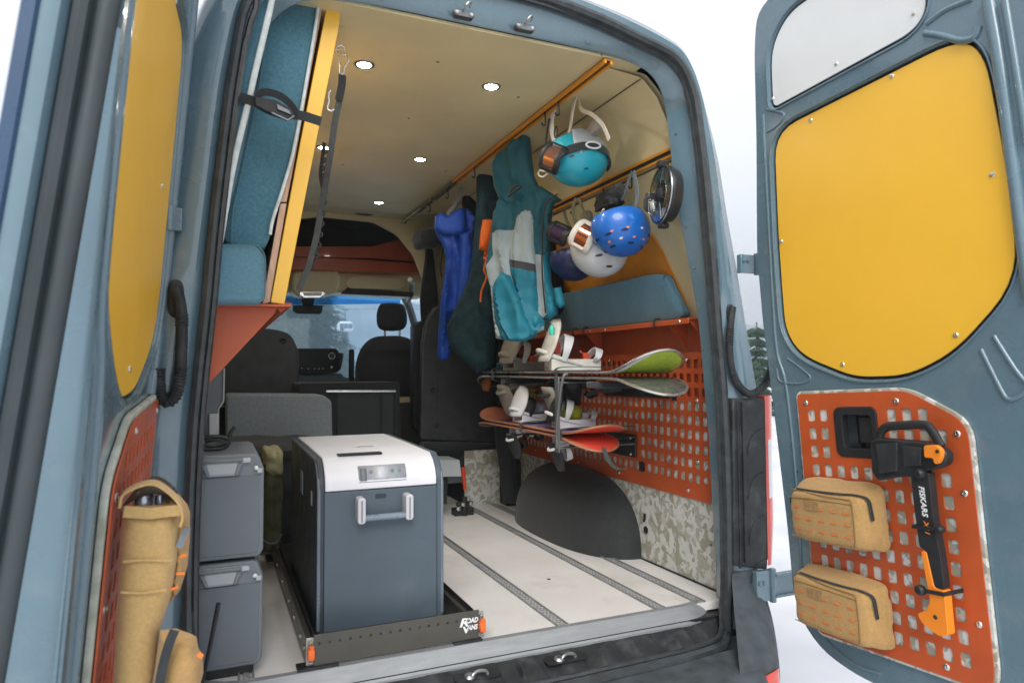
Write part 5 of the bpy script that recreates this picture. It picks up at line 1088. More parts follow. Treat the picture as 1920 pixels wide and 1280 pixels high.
boot(.70,1.35,.615,R(20),'grey snowboard boot with a yellow flash, left of the pair between the racks',LAVG,YB)
# rack: upright, padded arms, wall plates
rk=thing('board_rack',(.62,.62,.50),'grey steel board rack arms with black wall plates on the red grid','rack')
m=MB(WF); m.box(-.945,-.665,-.012,.0,.455,.560); m.box(-.945,-.40,-.012,.0,.735,.800); each(m,'wall_plate',BLK,rk,bevel=.008)
screws([(-.92,.545),(-.70,.545),(-.70,.47),(-.92,.47)],WF,rk,.006,y=-.012,name='plate_bolt')
RKM=mat('rack_grey',(.16,.17,.175),.45,metal=.3)
m=MB(); m.box(.505,.905,.655,.675,.800,.808); m.box(.505,.905,.665,.685,.515,.523); m.box(.503,.511,.652,.688,.50,.83); each(m,'rack_arm',RKM,rk,bevel=.002)
m=MB(); m.tube(smoothline([(.52,.60,.842),(.505,.60,.838),(.498,.61,.80),(.498,.64,.70),(.498,.66,.60),(.502,.665,.52)],5),.0062,8); m.build('rack_upright',RKM,rk)
m=MB(); m.box(.53,.90,.36,.46,.785,.812); m.box(.53,.90,1.30,1.36,.79,.812); m.box(.53,.90,1.25,1.30,.52,.53); each(m,'padded_arm',BLKF,rk,bevel=.006)
def bstrap(y,z0,z1,name='board_strap'):
    m=MB(); xm=BX-.02; pts=smoothline([(.90,y,z0),(xm,y-.003,z0-.006),(.525,y,z0),(.518,y,(z0+z1)/2),(.525,y,z1),(xm,y-.003,z1+.006),(.90,y,z1)],4)
    m.ribbon(pts,.022,.003,(0,1,0)); return m.build(name,BLKF,rk)
bstrap(.66,.552,.600); bstrap(1.08,.552,.600); bstrap(.70,.806,.868); bstrap(1.45,.806,.868)
m=MB(); m.ribbon(smoothline([(0.62,0.471,0.538),(0.62,0.455,0.508),(0.62,0.414,0.474),(0.62,0.358,0.46),(0.62,0.311,0.47)],4),.018,.003,(1,0,.3)); m.ribbon(smoothline([(0.62,0.61,0.746),(0.62,0.554,0.764),(0.62,0.392,0.779),(0.62,0.332,0.787)],4),.018,.003,(0,1,.3)); each(m,'strap_tail',mat('dark_grey_webbing',(.06,.065,.065)),rk)
# black jacket or padded strip hanging from the lower boards' tails down to the floor
pd=thing('hanging_black_pad',(.80,1.88,0),'black padded drape hanging from under the copper board tails to the floor','drape')
DP=[(0.702,0.536),(0.773,0.55),(0.881,0.533),(0.889,0.028),(0.76,0.045),(0.753,0.185),(0.726,0.349)]
puff('drape_cloth',[BLKF],DP,frame(0,1.90,0),pd,depth=.03,edge=.06,step=.02,folds=lambda x,z:.012*math.sin(x*70+z*6),back=1.0)
# ---------------- keyring bottle
kb=thing('keyring_bottle',(0.5,0.703,1.015),'tiny turquoise bottle keyring dangling from the light grey sleeve cuff','keyring')
c=Vector((0.5,0.703,1.015)); m=MB(); m.lathe([(0,0),(.011,0),(.012,.004),(.012,.032),(.007,.038),(.007,.044),(0,.044)],c,(0,0,1),12); m.build('bottle',mat('turquoise_rubber',(.05,.55,.42),.4),kb)
m=MB(); m.tube([tuple(c+Vector((.008*math.cos(a*.8),0,.053+.009*math.sin(a*.8)))) for a in range(8)],.0012,5,closed=True); m.build('ring',STEEL,kb)
# ---------------- rail hooks
def hook(px_,name='rail_hook',s=1.0,long=.05):
    x,y,z=px_; t=thing('rail_hook',(x,y,z),'','hook','black hooks on the wall rails')
    m=MB(); m.tube(smoothline([(x,y,z),(x-.002,y,z-.012),(x-.002,y-.003,z-.012-long*.5),(x,y,z-.012-long),(x-.010,y,z-.018-long),(x-.018,y,z-.008-long)],4),.0035*s,6); m.lathe([(.010,0),(.010,.006),(.006,.010),(0,.010)],(x,y,z+.004),(0,0,-1),10); each(m,'hook_wire',BLK,t)
    return t
HK=[((.405,.565,1.965),'black hook on the upper orange rail above the turquoise helmet'),((.405,.44,1.965),'black hook on the upper orange rail above the helmet strap'),((.405,1.42,1.965),'black hook on the upper rail holding the teal hooded jacket'),((.405,1.88,1.960),'black hook at the front of the brass rail above the blue jacket'),((.405,2.25,1.960),'bare black hook on the brass rail, furthest into the van'),
    ((.722,.395,1.686),'black hook on the lower orange rail holding the blue helmet'),((.722,.62,1.686),'black hook on the lower rail between the two helmets'),((.722,.90,1.686),'black hook on the lower rail above the white helmet')]
for p,l in HK: hook(p)['label']=l
# ---------------- helmets
def helmet(c,r,ax,shell,label,vents=8,liner=None,rot=0,strap=None,seed=0,ven_m=None,stretch=1.16,vsz=.020,rim=.35):
    """shell hangs upside down; ax = direction the crown points"""
    t=thing('helmet',tuple(Vector(c)+Vector((0,0,-r))),label,'helmet','ski helmets hanging from the wall rails')
    z=Vector(ax).normalized(); f=Vector((math.cos(rot),math.sin(rot),0)); x=(f-z*f.dot(z)).normalized(); y=z.cross(x)
    T=Matrix(((x.x,y.x,z.x,c[0]),(x.y,y.y,z.y,c[1]),(x.z,y.z,z.z,c[2]),(0,0,0,1)))
    def sh(u,v,k=1.0):
        a=2*math.pi*u; lo=-rim+.10*math.cos(2*a); ph=(math.pi/2)*(1-v)+ (math.asin(max(-.9,lo)))*v
        rr=math.cos(ph); zz=math.sin(ph)
        rid=1+.018*math.cos(a*2)*rr
        return (r*k*stretch*rr*math.cos(a)*rid,r*k*rr*math.sin(a)*rid,r*k*zz*1.0)
    m=MB(T); m.grid(lambda u,v:sh(u,v),36,18,cu=True); o=m.build('helmet_shell',shell,t,smooth=80)
    m=MB(T); m.grid(lambda u,v:sh(u,v,.90),30,12,cu=True); m.f=[q[::-1] for q in m.f]; m.build('helmet_liner',liner or BK,t,smooth=80)
    m=MB(T); rimp=[tuple((Vector(sh(i/36,1))+Vector(sh(i/36,1,.90)))/2) for i in range(36)]; m.tube(rimp,r*.055,8,closed=True); m.build('rim_trim',liner or BK,t)
    random.seed(seed); k=0
    for ring,(ph,nn) in enumerate(((.62,max(3,vents//2)),(.95,max(2,vents//3)))):
        for i in range(nn):
            a=2*math.pi*(i+.5*(ring))/nn+.3; 
            if abs(math.cos(a))<.05: continue
            v=1-ph*.72; u=a/(2*math.pi)%1; p=Vector(sh(u,v,1.004)); du=(Vector(sh(u+.01,v,1.004))-p).normalized(); dv=(Vector(sh(u,v+.02,1.004))-p).normalized(); n_=du.cross(dv)
            if n_.dot(p)<0: n_=-n_
            m=MB(T); q=[]
            for j in range(10):
                b=2*math.pi*j/10; q.append(p+du*math.cos(b)*vsz*1.15*(1+.3*math.cos(b))+dv*math.sin(b)*vsz*.42)
            q=[ (w*( (Vector(sh(u,v,1.004)).length+ .0008)/p.length)) for w in q]
            m.add(q+[w-n_*.004 for w in q],[list(range(10)),list(range(19,9,-1))]+[(j,(j+1)%10,(j+1)%10+10,j+10) for j in range(10)]); m.build('vent',ven_m or SEAL,t,smooth=0)
    return t,T,sh
def goggles(T_,par,w=.085,frame_m=None,lens=None,strap_m=None):
    m=MB(T_); 
    def lensf(u,v,k=1.0,o=0):
        a=(u-.5)*1.9; b=(v-.5); hh=.042*(1-.18*math.cos(a*1.65)**8*(1 if b<0 else 0)); return (w*math.sin(a)*k,-.055*math.cos(a)-o,b*2*hh*k*(1-.30*abs(math.sin(a))**3))
    m.grid(lambda u,v:lensf(u,v,.95,.004),16,8); m.build('goggle_lens',lens,par,solid=.003,smooth=80)
    lp=[lensf(i/15,0) for i in range(16)]+[lensf(1,j/6) for j in range(1,6)]+[lensf(1-i/15,1) for i in range(16)]+[lensf(0,1-j/6) for j in range(1,6)]
    m=MB(T_); m.tube(lp,.0095,8,closed=True,flat=1.6); m.build('goggle_frame',frame_m,par)
TURQ=mat('turquoise_shell',(.012,.36,.47),.35,coat=.4,var=.03); SILV=mat('silver_shell',(.38,.43,.46),.35,coat=.3,var=.04); COBALT=mat('cobalt_blue_shell',(.010,.13,.50),.35,coat=.35,var=.04); HWHITE=mat('white_shell',(.66,.68,.68),.35,coat=.3); NAVYH=mat('navy_print_shell',(.006,.014,.06),.35,col2=(.02,.03,.10),scale=22)
LOR=mat('amber_mirror_lens',(.75,.22,.06),.08,metal=.85,col2=(.35,.12,.10),scale=12,coat=1); LRO=mat('rose_mirror_lens',(.60,.25,.18),.08,metal=.85,col2=(.25,.2,.24),scale=14,coat=1)
KHAKI=mat('khaki_ear_pad',(.26,.24,.18),.85,var=.15,bump=.4)
# turquoise helmet with strapped goggles
h1,T1,s1=helmet((.505,.47,1.742),.118,(.05,-.25,-1),TURQ,'turquoise ski helmet with silver brow and mirrored goggles, hanging from the upper orange rail',vents=7,rot=R(10),seed=1,vsz=.009,rim=.50)
c1h=Vector((.505,.47,1.742))
m=MB(T1); m.grid(lambda u,v:tuple(Vector(s1(.02+.34*u,.66+.40*v,1.03))),16,8); m.build('brow_shell',SILV,h1,solid=.006,smooth=80)
def bandpts(u0,u1,v,k,n=18): return [s1(u0+(u1-u0)*i/n,v,k) for i in range(n+1)]
m=MB(T1); m.ribbon(bandpts(.02,.56,.66,1.055),.034,.004,(0,0,1)); gs=m.build('goggle_strap',BLKF,h1,smooth=60)
def on_helm(u,v,k=1.05):
    p=T1@Vector(s1(u,v,k)); pu=T1@Vector(s1(u+.01,v,k)); pv=T1@Vector(s1(u,v-.02,k)); return p,(pu-p).normalized(),(pv-p).normalized()
def ringO(px_,py_,X,w,h,r,mt,par,seg=26,nrm=None,rl=R(0)):
    pass
p,du,dv=on_helm(.27,.66,1.085)
m=MB(); m.tube([tuple(p+du*.034*math.cos(a*.2513)+dv*.0135*math.sin(a*.2513)-Vector((.0,.001,0))) for a in range(25)],.0042,7,closed=True); m.build('oval_emblem',WHITEP,gs)
gp=Vector((0.395,0.443,1.709)); d=Vector((CAMP[0],CAMP[1],CAMP[2]))-gp
def face(p,az,tilt=0,roll=0): return Matrix.Translation(p)@Matrix.Rotation(R(az),4,'Z')@Matrix.Rotation(R(tilt),4,'X')@Matrix.Rotation(R(roll),4,'Y')
goggles(face(gp,-52,-8,-62),h1,.062,BLK,LRO)
m=MB(); m.tube(smoothline([(0.38,0.521,1.685),(0.38,0.571,1.703),(0.38,0.582,1.687),(0.38,0.541,1.667),(0.38,0.501,1.67)],4),.004,6); m.build('strap_loop',BW,h1)
# chin straps and ear pads of the turquoise helmet up to the rail
m=MB(); m.ribbon(smoothline([(0.46,0.395,1.971),(0.46,0.418,1.935),(0.46,0.442,1.866),(0.46,0.452,1.809),(0.46,0.356,1.729)],5),.020,.004,(0,1,.2)); m.ribbon(smoothline([(0.48,0.422,1.98),(0.48,0.388,1.916),(0.48,0.303,1.865),(0.48,0.224,1.796),(0.48,0.179,1.725)],5),.016,.004,(0,1,.2)); each(m,'chin_strap',BW,h1)
m=MB(); c=Vector((0.53,0.364,1.838)); softbox(m,lambda a,b,c_:tuple(c+Vector((.02*a,.048*b,.030*c_-.012*b))),8,3.2,.05,3); m.build('ear_pad',BG,h1,smooth=70)
g2=thing('goggles_strap',(0.43,0.537,1.893),'white goggle strap with a black oval ring hanging left of the turquoise helmet','goggles')
m=MB(); m.ribbon(smoothline([(0.43,0.526,1.97),(0.43,0.547,1.942),(0.43,0.557,1.9),(0.43,0.529,1.829),(0.43,0.481,1.778)],5),.036,.004,(0,1,.1)); m.build('strap_band',BWH,g2)
q=Vector((0.424,0.507,1.853)); m=MB(); m.tube([tuple(q+Vector((0,.013*math.cos(a*.314),.024*math.sin(a*.314)))) for a in range(20)],.0028,6,closed=True); m.build('oval_emblem',BLK,g2)
m=MB(); m.ribbon(smoothline([(0.42,0.557,1.928),(0.42,0.578,1.882),(0.42,0.589,1.833),(0.42,0.559,1.773)],5),.012,.004,(0,1,0)); m.build('strap_adjuster',BLKF,g2)
# blue helmet
hb_,T2,s2=helmet((.640,.355,1.432),.113,(.0,-.22,-1),COBALT,'bright cobalt blue ski helmet with many small vents, hanging from the lower orange rail',vents=20,rot=R(15),seed=4,ven_m=mat('vent_shadow',(.006,.02,.07),.6),vsz=.013,rim=.45)
m=MB(); m.ribbon(smoothline([(0.66,0.298,1.656),(0.66,0.326,1.624),(0.66,0.35,1.586),(0.66,0.379,1.56)],4),.016,.004,(0,1,0)); m.ribbon(smoothline([(0.66,0.29,1.654),(0.66,0.269,1.599),(0.66,0.263,1.543),(0.66,0.282,1.501)],4),.020,.004,(0,1,0)); each(m,'chin_strap',GREYP,hb_)
m=MB(); c=Vector((0.7,0.223,1.517)); softbox(m,lambda a,b,c_:tuple(c+Vector((.022*a,.04*b,.036*c_))),8,3,.05,3); m.build('ear_pad',BLKF,hb_,smooth=70)
m=MB(); m.tube(smoothline([(0.54,0.321,1.498),(0.54,0.346,1.482),(0.54,0.363,1.464),(0.54,0.355,1.449)],3),.004,6); m.build('brow_clip',BW,hb_)
m=MB(); m.prism(rrect(-.01,.01,-.012,.012,.003),0,.002); 
stc=[mat('sticker_orange',(.8,.3,.1),.5),mat('sticker_white',(.7,.7,.7),.5),mat('sticker_pink',(.7,.25,.25),.5)]
for k,(px_,py_) in enumerate([(0.065,1.408),(0.268,1.397),(0.23,1.38),(0.093,1.345),(0.04,1.331),(0.186,1.347),(0.122,1.32)]):
    u=.20+.045*k; v=.42+.08*((k*2)%4); p=T2@Vector(s2(u,v,1.01)); pu=T2@Vector(s2(u+.01,v,1.01)); pv=T2@Vector(s2(u,v-.02,1.01)); du=(pu-p).normalized();dv=(pv-p).normalized()
    m=MB(); Q=[p+du*a*.008+dv*b*.005 for a,b in ((-1,-.8),(.6,-1),(1,.5),(-.4,1))]; nn=du.cross(dv)*.001; m.add([tuple(w) for w in Q]+[tuple(w-nn) for w in Q],[(0,1,2,3),(7,6,5,4),(0,4,5,1),(1,5,6,2),(2,6,7,3),(3,7,4,0)]); m.build('sticker',stc[k%3],hb_,smooth=0)
# dark bag between
bg_=thing('glove_bundle',(0.68,0.493,1.588),'crumpled dark grey ski gloves hooked on the lower rail above the blue helmet','gloves')
m=MB(); c=Vector((0.66,0.474,1.579)); softbox(m,lambda a,b,c_:tuple(c+Vector((.035*a,.085*b,.040*c_+.012*b*a))),12,3,.22,9); m.build('glove',mat('charcoal_nylon',(.045,.052,.058),.7,var=.2,scale=20,bump=.4),bg_,smooth=70)
m=MB(); c=Vector((0.66,0.398,1.598)); softbox(m,lambda a,b,c_:tuple(c+Vector((.02*a,.04*b,.030*c_))),8,3,.2,2); m.build('glove_cuff',BLKF,bg_,smooth=70)
# white helmet with orange goggles
hw,T3,s3=helmet((.650,.54,1.378),.118,(.0,-.15,-1),HWHITE,'white ski helmet with amber goggles hanging behind the blue helmet',vents=7,rot=R(20),seed=6,liner=KHAKI,vsz=.014,rim=.35)
goggles(face(Vector((0.555,0.493,1.413)),-38,-6,-58),hw,.066,BW,LOR)
m=MB(); m.ribbon(smoothline([(0.62,0.69,1.635),(0.62,0.721,1.593),(0.62,0.692,1.524),(0.62,0.635,1.479)],4),.022,.004,(0,1,0)); m.ribbon(smoothline([(0.62,0.666,1.63),(0.62,0.623,1.565),(0.62,0.573,1.495)],4),.014,.004,(0,1,0)); c=Vector((0.64,0.631,1.532)); softbox(m,lambda a,b,c_:tuple(c+Vector((.02*a,.035*b,.035*c_))),8,3,.08,3); each(m,'chin_strap',KHAKI,hw,smooth=60)
hn_,T4,s4=helmet((.64,.76,1.368),.100,(.0,-.1,-1),NAVYH,'dark navy patterned helmet hanging furthest left, half behind the white helmet',vents=5,rot=R(20),seed=8,liner=KHAKI,vsz=.010,rim=.35)
goggles(face(Vector((0.55,0.705,1.467)),-45,0,-62),hn_,.046,BLK,mat('dark_violet_lens',(.10,.06,.12),.12,metal=.6))
m=MB(); m.ribbon(smoothline([(0.63,0.823,1.609),(0.63,0.802,1.562),(0.63,0.761,1.509)],4),.02,.004,(0,1,0)); each(m,'chin_strap',KHAKI,hn_)
# camping fan hung edge on
cf_=thing('camping_fan',(0.66,0.09,1.392),'round black and chrome camping fan hanging edge on from the lower orange rail','fan')
c=Vector((0.665,0.101,1.514)); n_=Vector((-.97,.22,.05)).normalized(); CHR=MATS['chrome']
m=MB(); m.lathe([(.098,-.014),(.108,-.012),(.112,.0),(.108,.012),(.100,.014),(.098,.0),(.098,-.014)],c,n_,40); m.build('fan_ring',BLK,cf_,smooth=60)
m=MB(); m.lathe([(.106,.012),(.109,.014),(.111,.010)],c,n_,40); m.lathe([(.055,.012),(.058,.014),(.061,.012)],c,n_,30); each(m,'chrome_trim',mat('fan_chrome',(.45,.47,.48),.25,metal=1),cf_,smooth=60)
m=MB(); m.lathe([(0,-.046),(.075,-.046),(.098,-.038),(.104,-.014),(.0,-.014)],c,n_,32); m.build('fan_housing',BLK,cf_,smooth=50)
m=MB(); m.lathe([(0,.024),(.022,.022),(.030,.012),(.030,-.01)],c,n_,20); m.build('fan_hub',BLKT,cf_,smooth=60)
xx=n_.cross(Vector((0,0,1))).normalized(); yy=n_.cross(xx)
for k in range(7):
    a=2*math.pi*k/7; d1=xx*math.cos(a)+yy*math.sin(a); d2=xx*math.cos(a+.45)+yy*math.sin(a+.45)
    m=MB(); q=[c+d1*.028+n_*.010,c+d1*.092+n_*.008,c+d2*.092-n_*.008,c+d2*.028-n_*.006]; m.add([tuple(w) for w in q],[(0,1,2,3)]); m.build('fan_blade',BLKT,cf_,solid=.002)
    m=MB(); m.tube([tuple(c+d1*.03+n_*.016),tuple(c+d1*.10+n_*.013)],.0016,5); m.build('grille_bar',DKSTEEL,cf_)
m=MB(); m.box(-.014,.014,-.012,.012,0,.022); 
hg=c+Vector((0,0,.116)); m=MB(); softbox(m,lambda a,b,c_:tuple(hg+Vector((.022*a,.014*b,.014*c_))),5,5); hl_=c-Vector((0,0,.116)); softbox(m,lambda a,b,c_:tuple(hl_+Vector((.018*a,.016*b,.010*c_))),5,5); each(m,'fan_clip',BLK,cf_)
m=MB(); m.box(c.x-.05,c.x+.03,c.y+.02,c.y+.045,c.z-.008,c.z+.012); m.build('fan_bracket',DKSTEEL,cf_,bevel=.002)
# ---------------- clothes on the upper rail
TEALJ=mat('teal_softshell',(.012,.10,.135),.7,var=.10,scale=5,bump=.5,bscale=120); AQUA=mat('aqua_softshell',(.012,.19,.27),.65,var=.08,scale=5,bump=.5,bscale=120); LGREY=mat('pale_grey_softshell',(.33,.40,.42),.7,var=.06,scale=5,bump=.5,bscale=120); CHAR=mat('charcoal_zip_cover',(.05,.05,.055),.7)
ROY=mat('royal_blue_shell',(.012,.075,.46),.6,var=.12,scale=6,bump=.5,bscale=90); DKT=mat('deep_teal_fleece',(.008,.036,.048),.85,var=.2,scale=20,bump=.7,bscale=300); BLKC=mat('black_jacket_cloth',(.010,.013,.017),.85,var=.2,scale=20,bump=.6,bscale=200); HIO=mat('bright_orange_trim',(.90,.17,.01),.6,bump=.3)
A1=-38
JF=frame(.44,.95,A1)
jk=thing('ski_jacket',(0.506,1.0,0.998),'teal and pale grey hooded ski jacket hanging front most on the upper rail','jacket')
def fold(k,amp,ph=0):
    """hanging cloth: sharp vertical ridges that wander, crossed by short slanting wrinkles"""
    def f(x,z):
        n=noise.noise(Vector((x*4+ph,z*3,ph))); n2=noise.noise(Vector((x*9,z*9,ph+4)))
        a=(1-abs(math.sin(x*k*.55+z*3+n*2.6+ph)))**2; b=(1-abs(math.sin(z*30+x*22*(1 if n>0 else -1)+n2*3+ph)))**3*max(0,.4+n2)
        return amp*(1.5*a-.5)+amp*.75*b
    return f
HD=[(0.053,2.002),(0.069,1.957),(0.079,1.858),(0.089,1.78),(0.119,1.706),(0.129,1.637),(0.044,1.63),(-0.048,1.641),(-0.085,1.677),(-0.112,1.743),(-0.122,1.848),(-0.1,1.899),(-0.047,1.933),(0.011,1.98)]
puff('jacket_hood',[TEALJ],HD,JF,jk,depth=.042,edge=.030,folds=fold(45,.014),crease=.030,back=.8,seed=2)
BD=[(-0.088,1.685),(-0.022,1.706),(0.044,1.727),(0.122,1.727),(0.211,1.664),(0.226,1.653),(0.186,1.641),(0.175,1.609),(0.17,1.546),(0.164,1.42),(0.168,1.268),(0.197,1.18),(0.2,1.117),(0.156,1.088),(0.131,1.094),(0.089,1.014),(0.04,0.995),(-0.025,0.996),(-0.104,1.012),(-0.119,1.125),(-0.129,1.253),(-0.156,1.357),(-0.134,1.485),(-0.115,1.601)]
def q(*a): return None
RG=[([(-0.107,1.407),(-0.112,1.51),(-0.088,1.522),(-0.001,1.52),(-0.023,1.428),(-0.028,1.372),(-0.018,1.3),(-0.003,1.229),(-0.019,1.186),(-0.034,1.174),(-0.073,1.323),(-0.113,1.253),(-0.103,1.099),(-0.064,0.996),(-0.104,1.012),(-0.119,1.125),(-0.135,1.279),(-0.145,1.357)],1),
    ([(-0.001,1.52),(0.009,1.568),(0.041,1.604),(0.077,1.607),(0.087,1.576),(0.092,1.499),(0.094,1.354),(-0.023,1.382),(-0.02,1.454)],1),
    ([(-0.023,1.382),(0.096,1.354),(0.096,1.316),(-0.021,1.347)],2),
    ([(0.097,1.402),(0.138,1.39),(0.147,1.194),(0.156,1.118),(0.131,1.099),(0.111,1.132),(0.101,1.316)],1),
    ([(-0.113,1.25),(-0.073,1.321),(-0.034,1.174),(-0.019,1.183),(0.04,1.045),(0.084,1.014),(0.04,0.995),(-0.056,0.996),(-0.095,1.099)],3),
    ([(-0.018,1.344),(0.096,1.314),(0.101,1.233),(0.111,1.132),(0.131,1.094),(0.089,1.014),(0.059,1.05),(0.023,1.121),(-0.003,1.229)],3),
    ([(0.14,1.39),(0.166,1.419),(0.168,1.268),(0.197,1.18),(0.197,1.117),(0.161,1.093),(0.149,1.193)],3)]
puff('jacket_body',[TEALJ,LGREY,CHAR,AQUA],BD,JF,jk,depth=.040,edge=.018,folds=fold(38,.014,1),crease=.034,regions=RG,back=.8,seed=5)
# sleeve lying over the front
SL_=[(-0.014,1.588),(0.031,1.619),(0.077,1.596),(0.079,1.494),(0.083,1.351),(0.088,1.243),(0.102,1.13),(0.12,1.087),(0.117,1.047),(0.066,1.023),(0.041,1.063),(0.01,1.132),(-0.015,1.233),(-0.033,1.335),(-0.035,1.437),(-0.027,1.525)]
puff('jacket_sleeve',[LGREY,CHAR,AQUA],SL_,frame(.44,.92,A1),jk,depth=.030,edge=.014,folds=fold(40,.011,2),crease=.028,back=.6,seed=9,regions=[([(-0.041,1.379),(0.088,1.35),(0.088,1.313),(-0.038,1.343)],1),([(-0.038,1.343),(0.088,1.313),(0.093,1.23),(0.13,1.079),(0.066,1.013),(0.028,1.064),(0.002,1.132),(-0.023,1.234)],2)])
SL2=[(-0.08,1.322),(-0.033,1.3),(0.011,1.197),(0.044,1.095),(0.082,1.024),(0.036,0.994),(-0.042,0.995),(-0.086,1.072),(-0.112,1.2),(-0.107,1.277)]
puff('jacket_sleeve',[AQUA],SL2,frame(.42,.90,A1),jk,depth=.030,edge=.016,folds=fold(44,.009),crease=.026,back=.6,seed=4)
m=MB(JF); m.tube([(a,-.085,b) for a,b,_ in smoothline([(x,z,0) for x,z in [(0.216,1.664),(0.17,1.634),(0.152,1.597),(0.143,1.471),(0.142,1.294),(0.156,1.118)]],5)],.004,6); m.build('zip',BLK,jk)
m=MB(JF); m.tube([(a,-.100,b) for a,b,_ in smoothline([(x,z,0) for x,z in [(-0.009,1.679),(0.018,1.713),(0.044,1.706),(0.018,1.688),(-0.016,1.664)]],4)],.006,6); m.build('hood_cord',BLK,jk)
CU=[(0.054,1.233),(0.088,1.237),(0.107,1.153),(0.083,1.139),(0.063,1.159)]
puff('cuff',[AQUA],CU,frame(.50,.80,A1),jk,depth=.02,edge=.02,back=1)
# blue jacket
bj=thing('ski_jacket',(0.377,1.85,0.936),'royal blue shell jacket hanging on the brass rail left of the teal jacket','jacket')
A2=-20
BJ=[(-0.053,1.785),(-0.075,1.763),(-0.091,1.705),(-0.063,1.641),(-0.037,1.603),(-0.018,1.539),(-0.028,1.412),(-0.05,1.284),(-0.063,1.094),(-0.069,0.936),(-0.044,0.917),(0.0,0.93),(0.013,0.999),(0.045,1.11),(0.076,1.221),(0.121,1.285),(0.134,1.476),(0.153,1.668),(0.163,1.765),(0.121,1.822),(0.064,1.828),(0.026,1.789),(-0.006,1.779)]
puff('jacket_body',[ROY],BJ,frame(.40,1.85,A2),bj,depth=.04,edge=.022,step=.014,folds=fold(46,.020,.5),crease=.034,back=.8,seed=12)
CL=[(-0.096,1.768),(-0.059,1.791),(-0.021,1.769),(0.035,1.811),(0.079,1.817),(0.092,1.722),(0.079,1.659),(0.01,1.645),(-0.053,1.651),(-0.103,1.689)]
puff('jacket_collar',[ROY],CL,frame(.40,1.80,A2),bj,depth=.035,edge=.03,step=.015,crease=.01,back=.8,seed=3)
puff('jacket_sleeve',[ROY],[(0.041,1.655),(0.104,1.68),(0.125,1.561),(0.116,1.403),(0.097,1.29),(0.053,1.203),(0.016,1.231),(0.022,1.34),(0.041,1.466)],frame(.40,1.78,A2),bj,depth=.035,edge=.03,step=.014,folds=fold(50,.010,2),crease=.02,back=.8,seed=31)
m=MB(); m.ribbon(smoothline([(0.481,1.83,1.953),(0.454,1.83,1.893),(0.421,1.83,1.831),(0.388,1.83,1.79),(0.407,1.83,1.766)],4),.02,.006,(1,0,0)); m.build('loop_collar',mat('grey_lining',(.25,.27,.28),.8),bj)
m=MB(); m.tube([(a,1.80,b) for a,b in [(0.404,1.639),(0.397,1.468),(0.371,1.278),(0.358,1.091)]],.003,5); m.build('zip',mat('navy_zip',(.01,.02,.10),.6),bj)
# dark garments behind
def cloth(name,pts,ox,oy,ang,mt,label,cat,depth=.06,seed=0,step=.025,amp=.015,frm=None):
    t=thing(name,(ox,oy,min(p[1] for p in pts)),label,cat)
    puff('cloth',[mt],pts,frame(ox,oy,ang),t,depth=depth,edge=.07,step=step,folds=fold(40,amp,seed),crease=.02,back=.8,seed=seed)
    return t
cloth('fleece_jacket',[(-0.005,2.095),(0.026,2.109),(0.088,2.085),(0.103,1.967),(0.148,1.843),(0.163,1.75),(0.132,1.507),(0.1,1.264),(0.099,1.022),(0.084,0.871),(-0.008,0.842),(-0.084,0.902),(-0.17,0.994),(-0.183,1.116),(-0.108,1.267),(-0.053,1.389),(-0.028,1.602),(-0.012,1.817),(-0.011,2.002)],.50,1.62,-30,DKT,'dark teal fleece hanging between the blue and the teal jackets','jacket',seed=3)
cloth('black_jacket',[(-0.058,2.049),(0.001,2.029),(0.069,1.924),(0.103,1.684),(0.136,1.344),(0.135,1.041),(0.066,0.873),(-0.019,0.873),(-0.059,1.042),(-0.045,1.313),(-0.045,1.688),(-0.065,1.928)],.62,2.05,-30,BLKC,'black jacket in the shadow behind the royal blue jacket','jacket',seed=6)
cloth('black_jacket',[(0.056,1.825),(0.16,1.758),(0.208,1.582),(0.218,1.352),(0.222,1.181),(0.17,1.125),(0.053,1.244),(0.009,1.477),(0.026,1.71)],.66,1.35,-40,BLKC,'black garment half hidden behind the right side of the teal jacket','jacket',seed=8)
cloth('dark_trousers',[(-0.102,1.283),(0.056,1.282),(0.071,1.029),(0.048,0.841),(-0.002,0.825),(-0.024,0.872),(-0.062,0.841),(-0.134,0.967)],.60,1.75,-25,mat('ink_blue_trousers',(.012,.022,.034),.8,var=.2),'ink blue ski trousers hanging lowest beside the folded seat','trousers',seed=2)
oc_=thing('orange_beanie',(0.46,1.451,1.248),'bright orange neck warmer with a long orange cord hanging before the dark fleece','neck warmer')
puff('warmer_cloth',[HIO],[(0.045,1.691),(0.084,1.693),(0.119,1.68),(0.107,1.606),(0.083,1.542),(0.065,1.471),(0.047,1.472),(0.054,1.519),(0.024,1.526),(0.03,1.609)],frame(.44,1.52,-30),oc_,depth=.035,edge=.03,crease=.008,back=.8)
m=MB(); m.tube(smoothline([(0.567,1.44,1.77),(0.548,1.44,1.745),(0.535,1.44,1.661),(0.522,1.44,1.586),(0.484,1.44,1.481),(0.465,1.44,1.407),(0.478,1.44,1.364),(0.45,1.44,1.29),(0.443,1.44,1.229)],6),.0055,6); m.build('orange_cord',HIO,oc_)
gl=thing('orange_glove',(0.56,1.654,0.734),'small brown orange cloth poking out behind the board tails','glove')
m=MB(); c=Vector((0.6,1.756,0.784)); softbox(m,lambda a,b,c_:tuple(c+Vector((.02*a,.045*b,.045*c_))),6,3,.15,2); m.build('glove_palm',mat('tan_orange_leather',(.42,.16,.05),.7,var=.2),gl,smooth=70)
rb_=thing('rolled_dark_bag',(0.534,2.7,1.718),'black rolled bag on the wall at the cab end of the brass rail','bag')
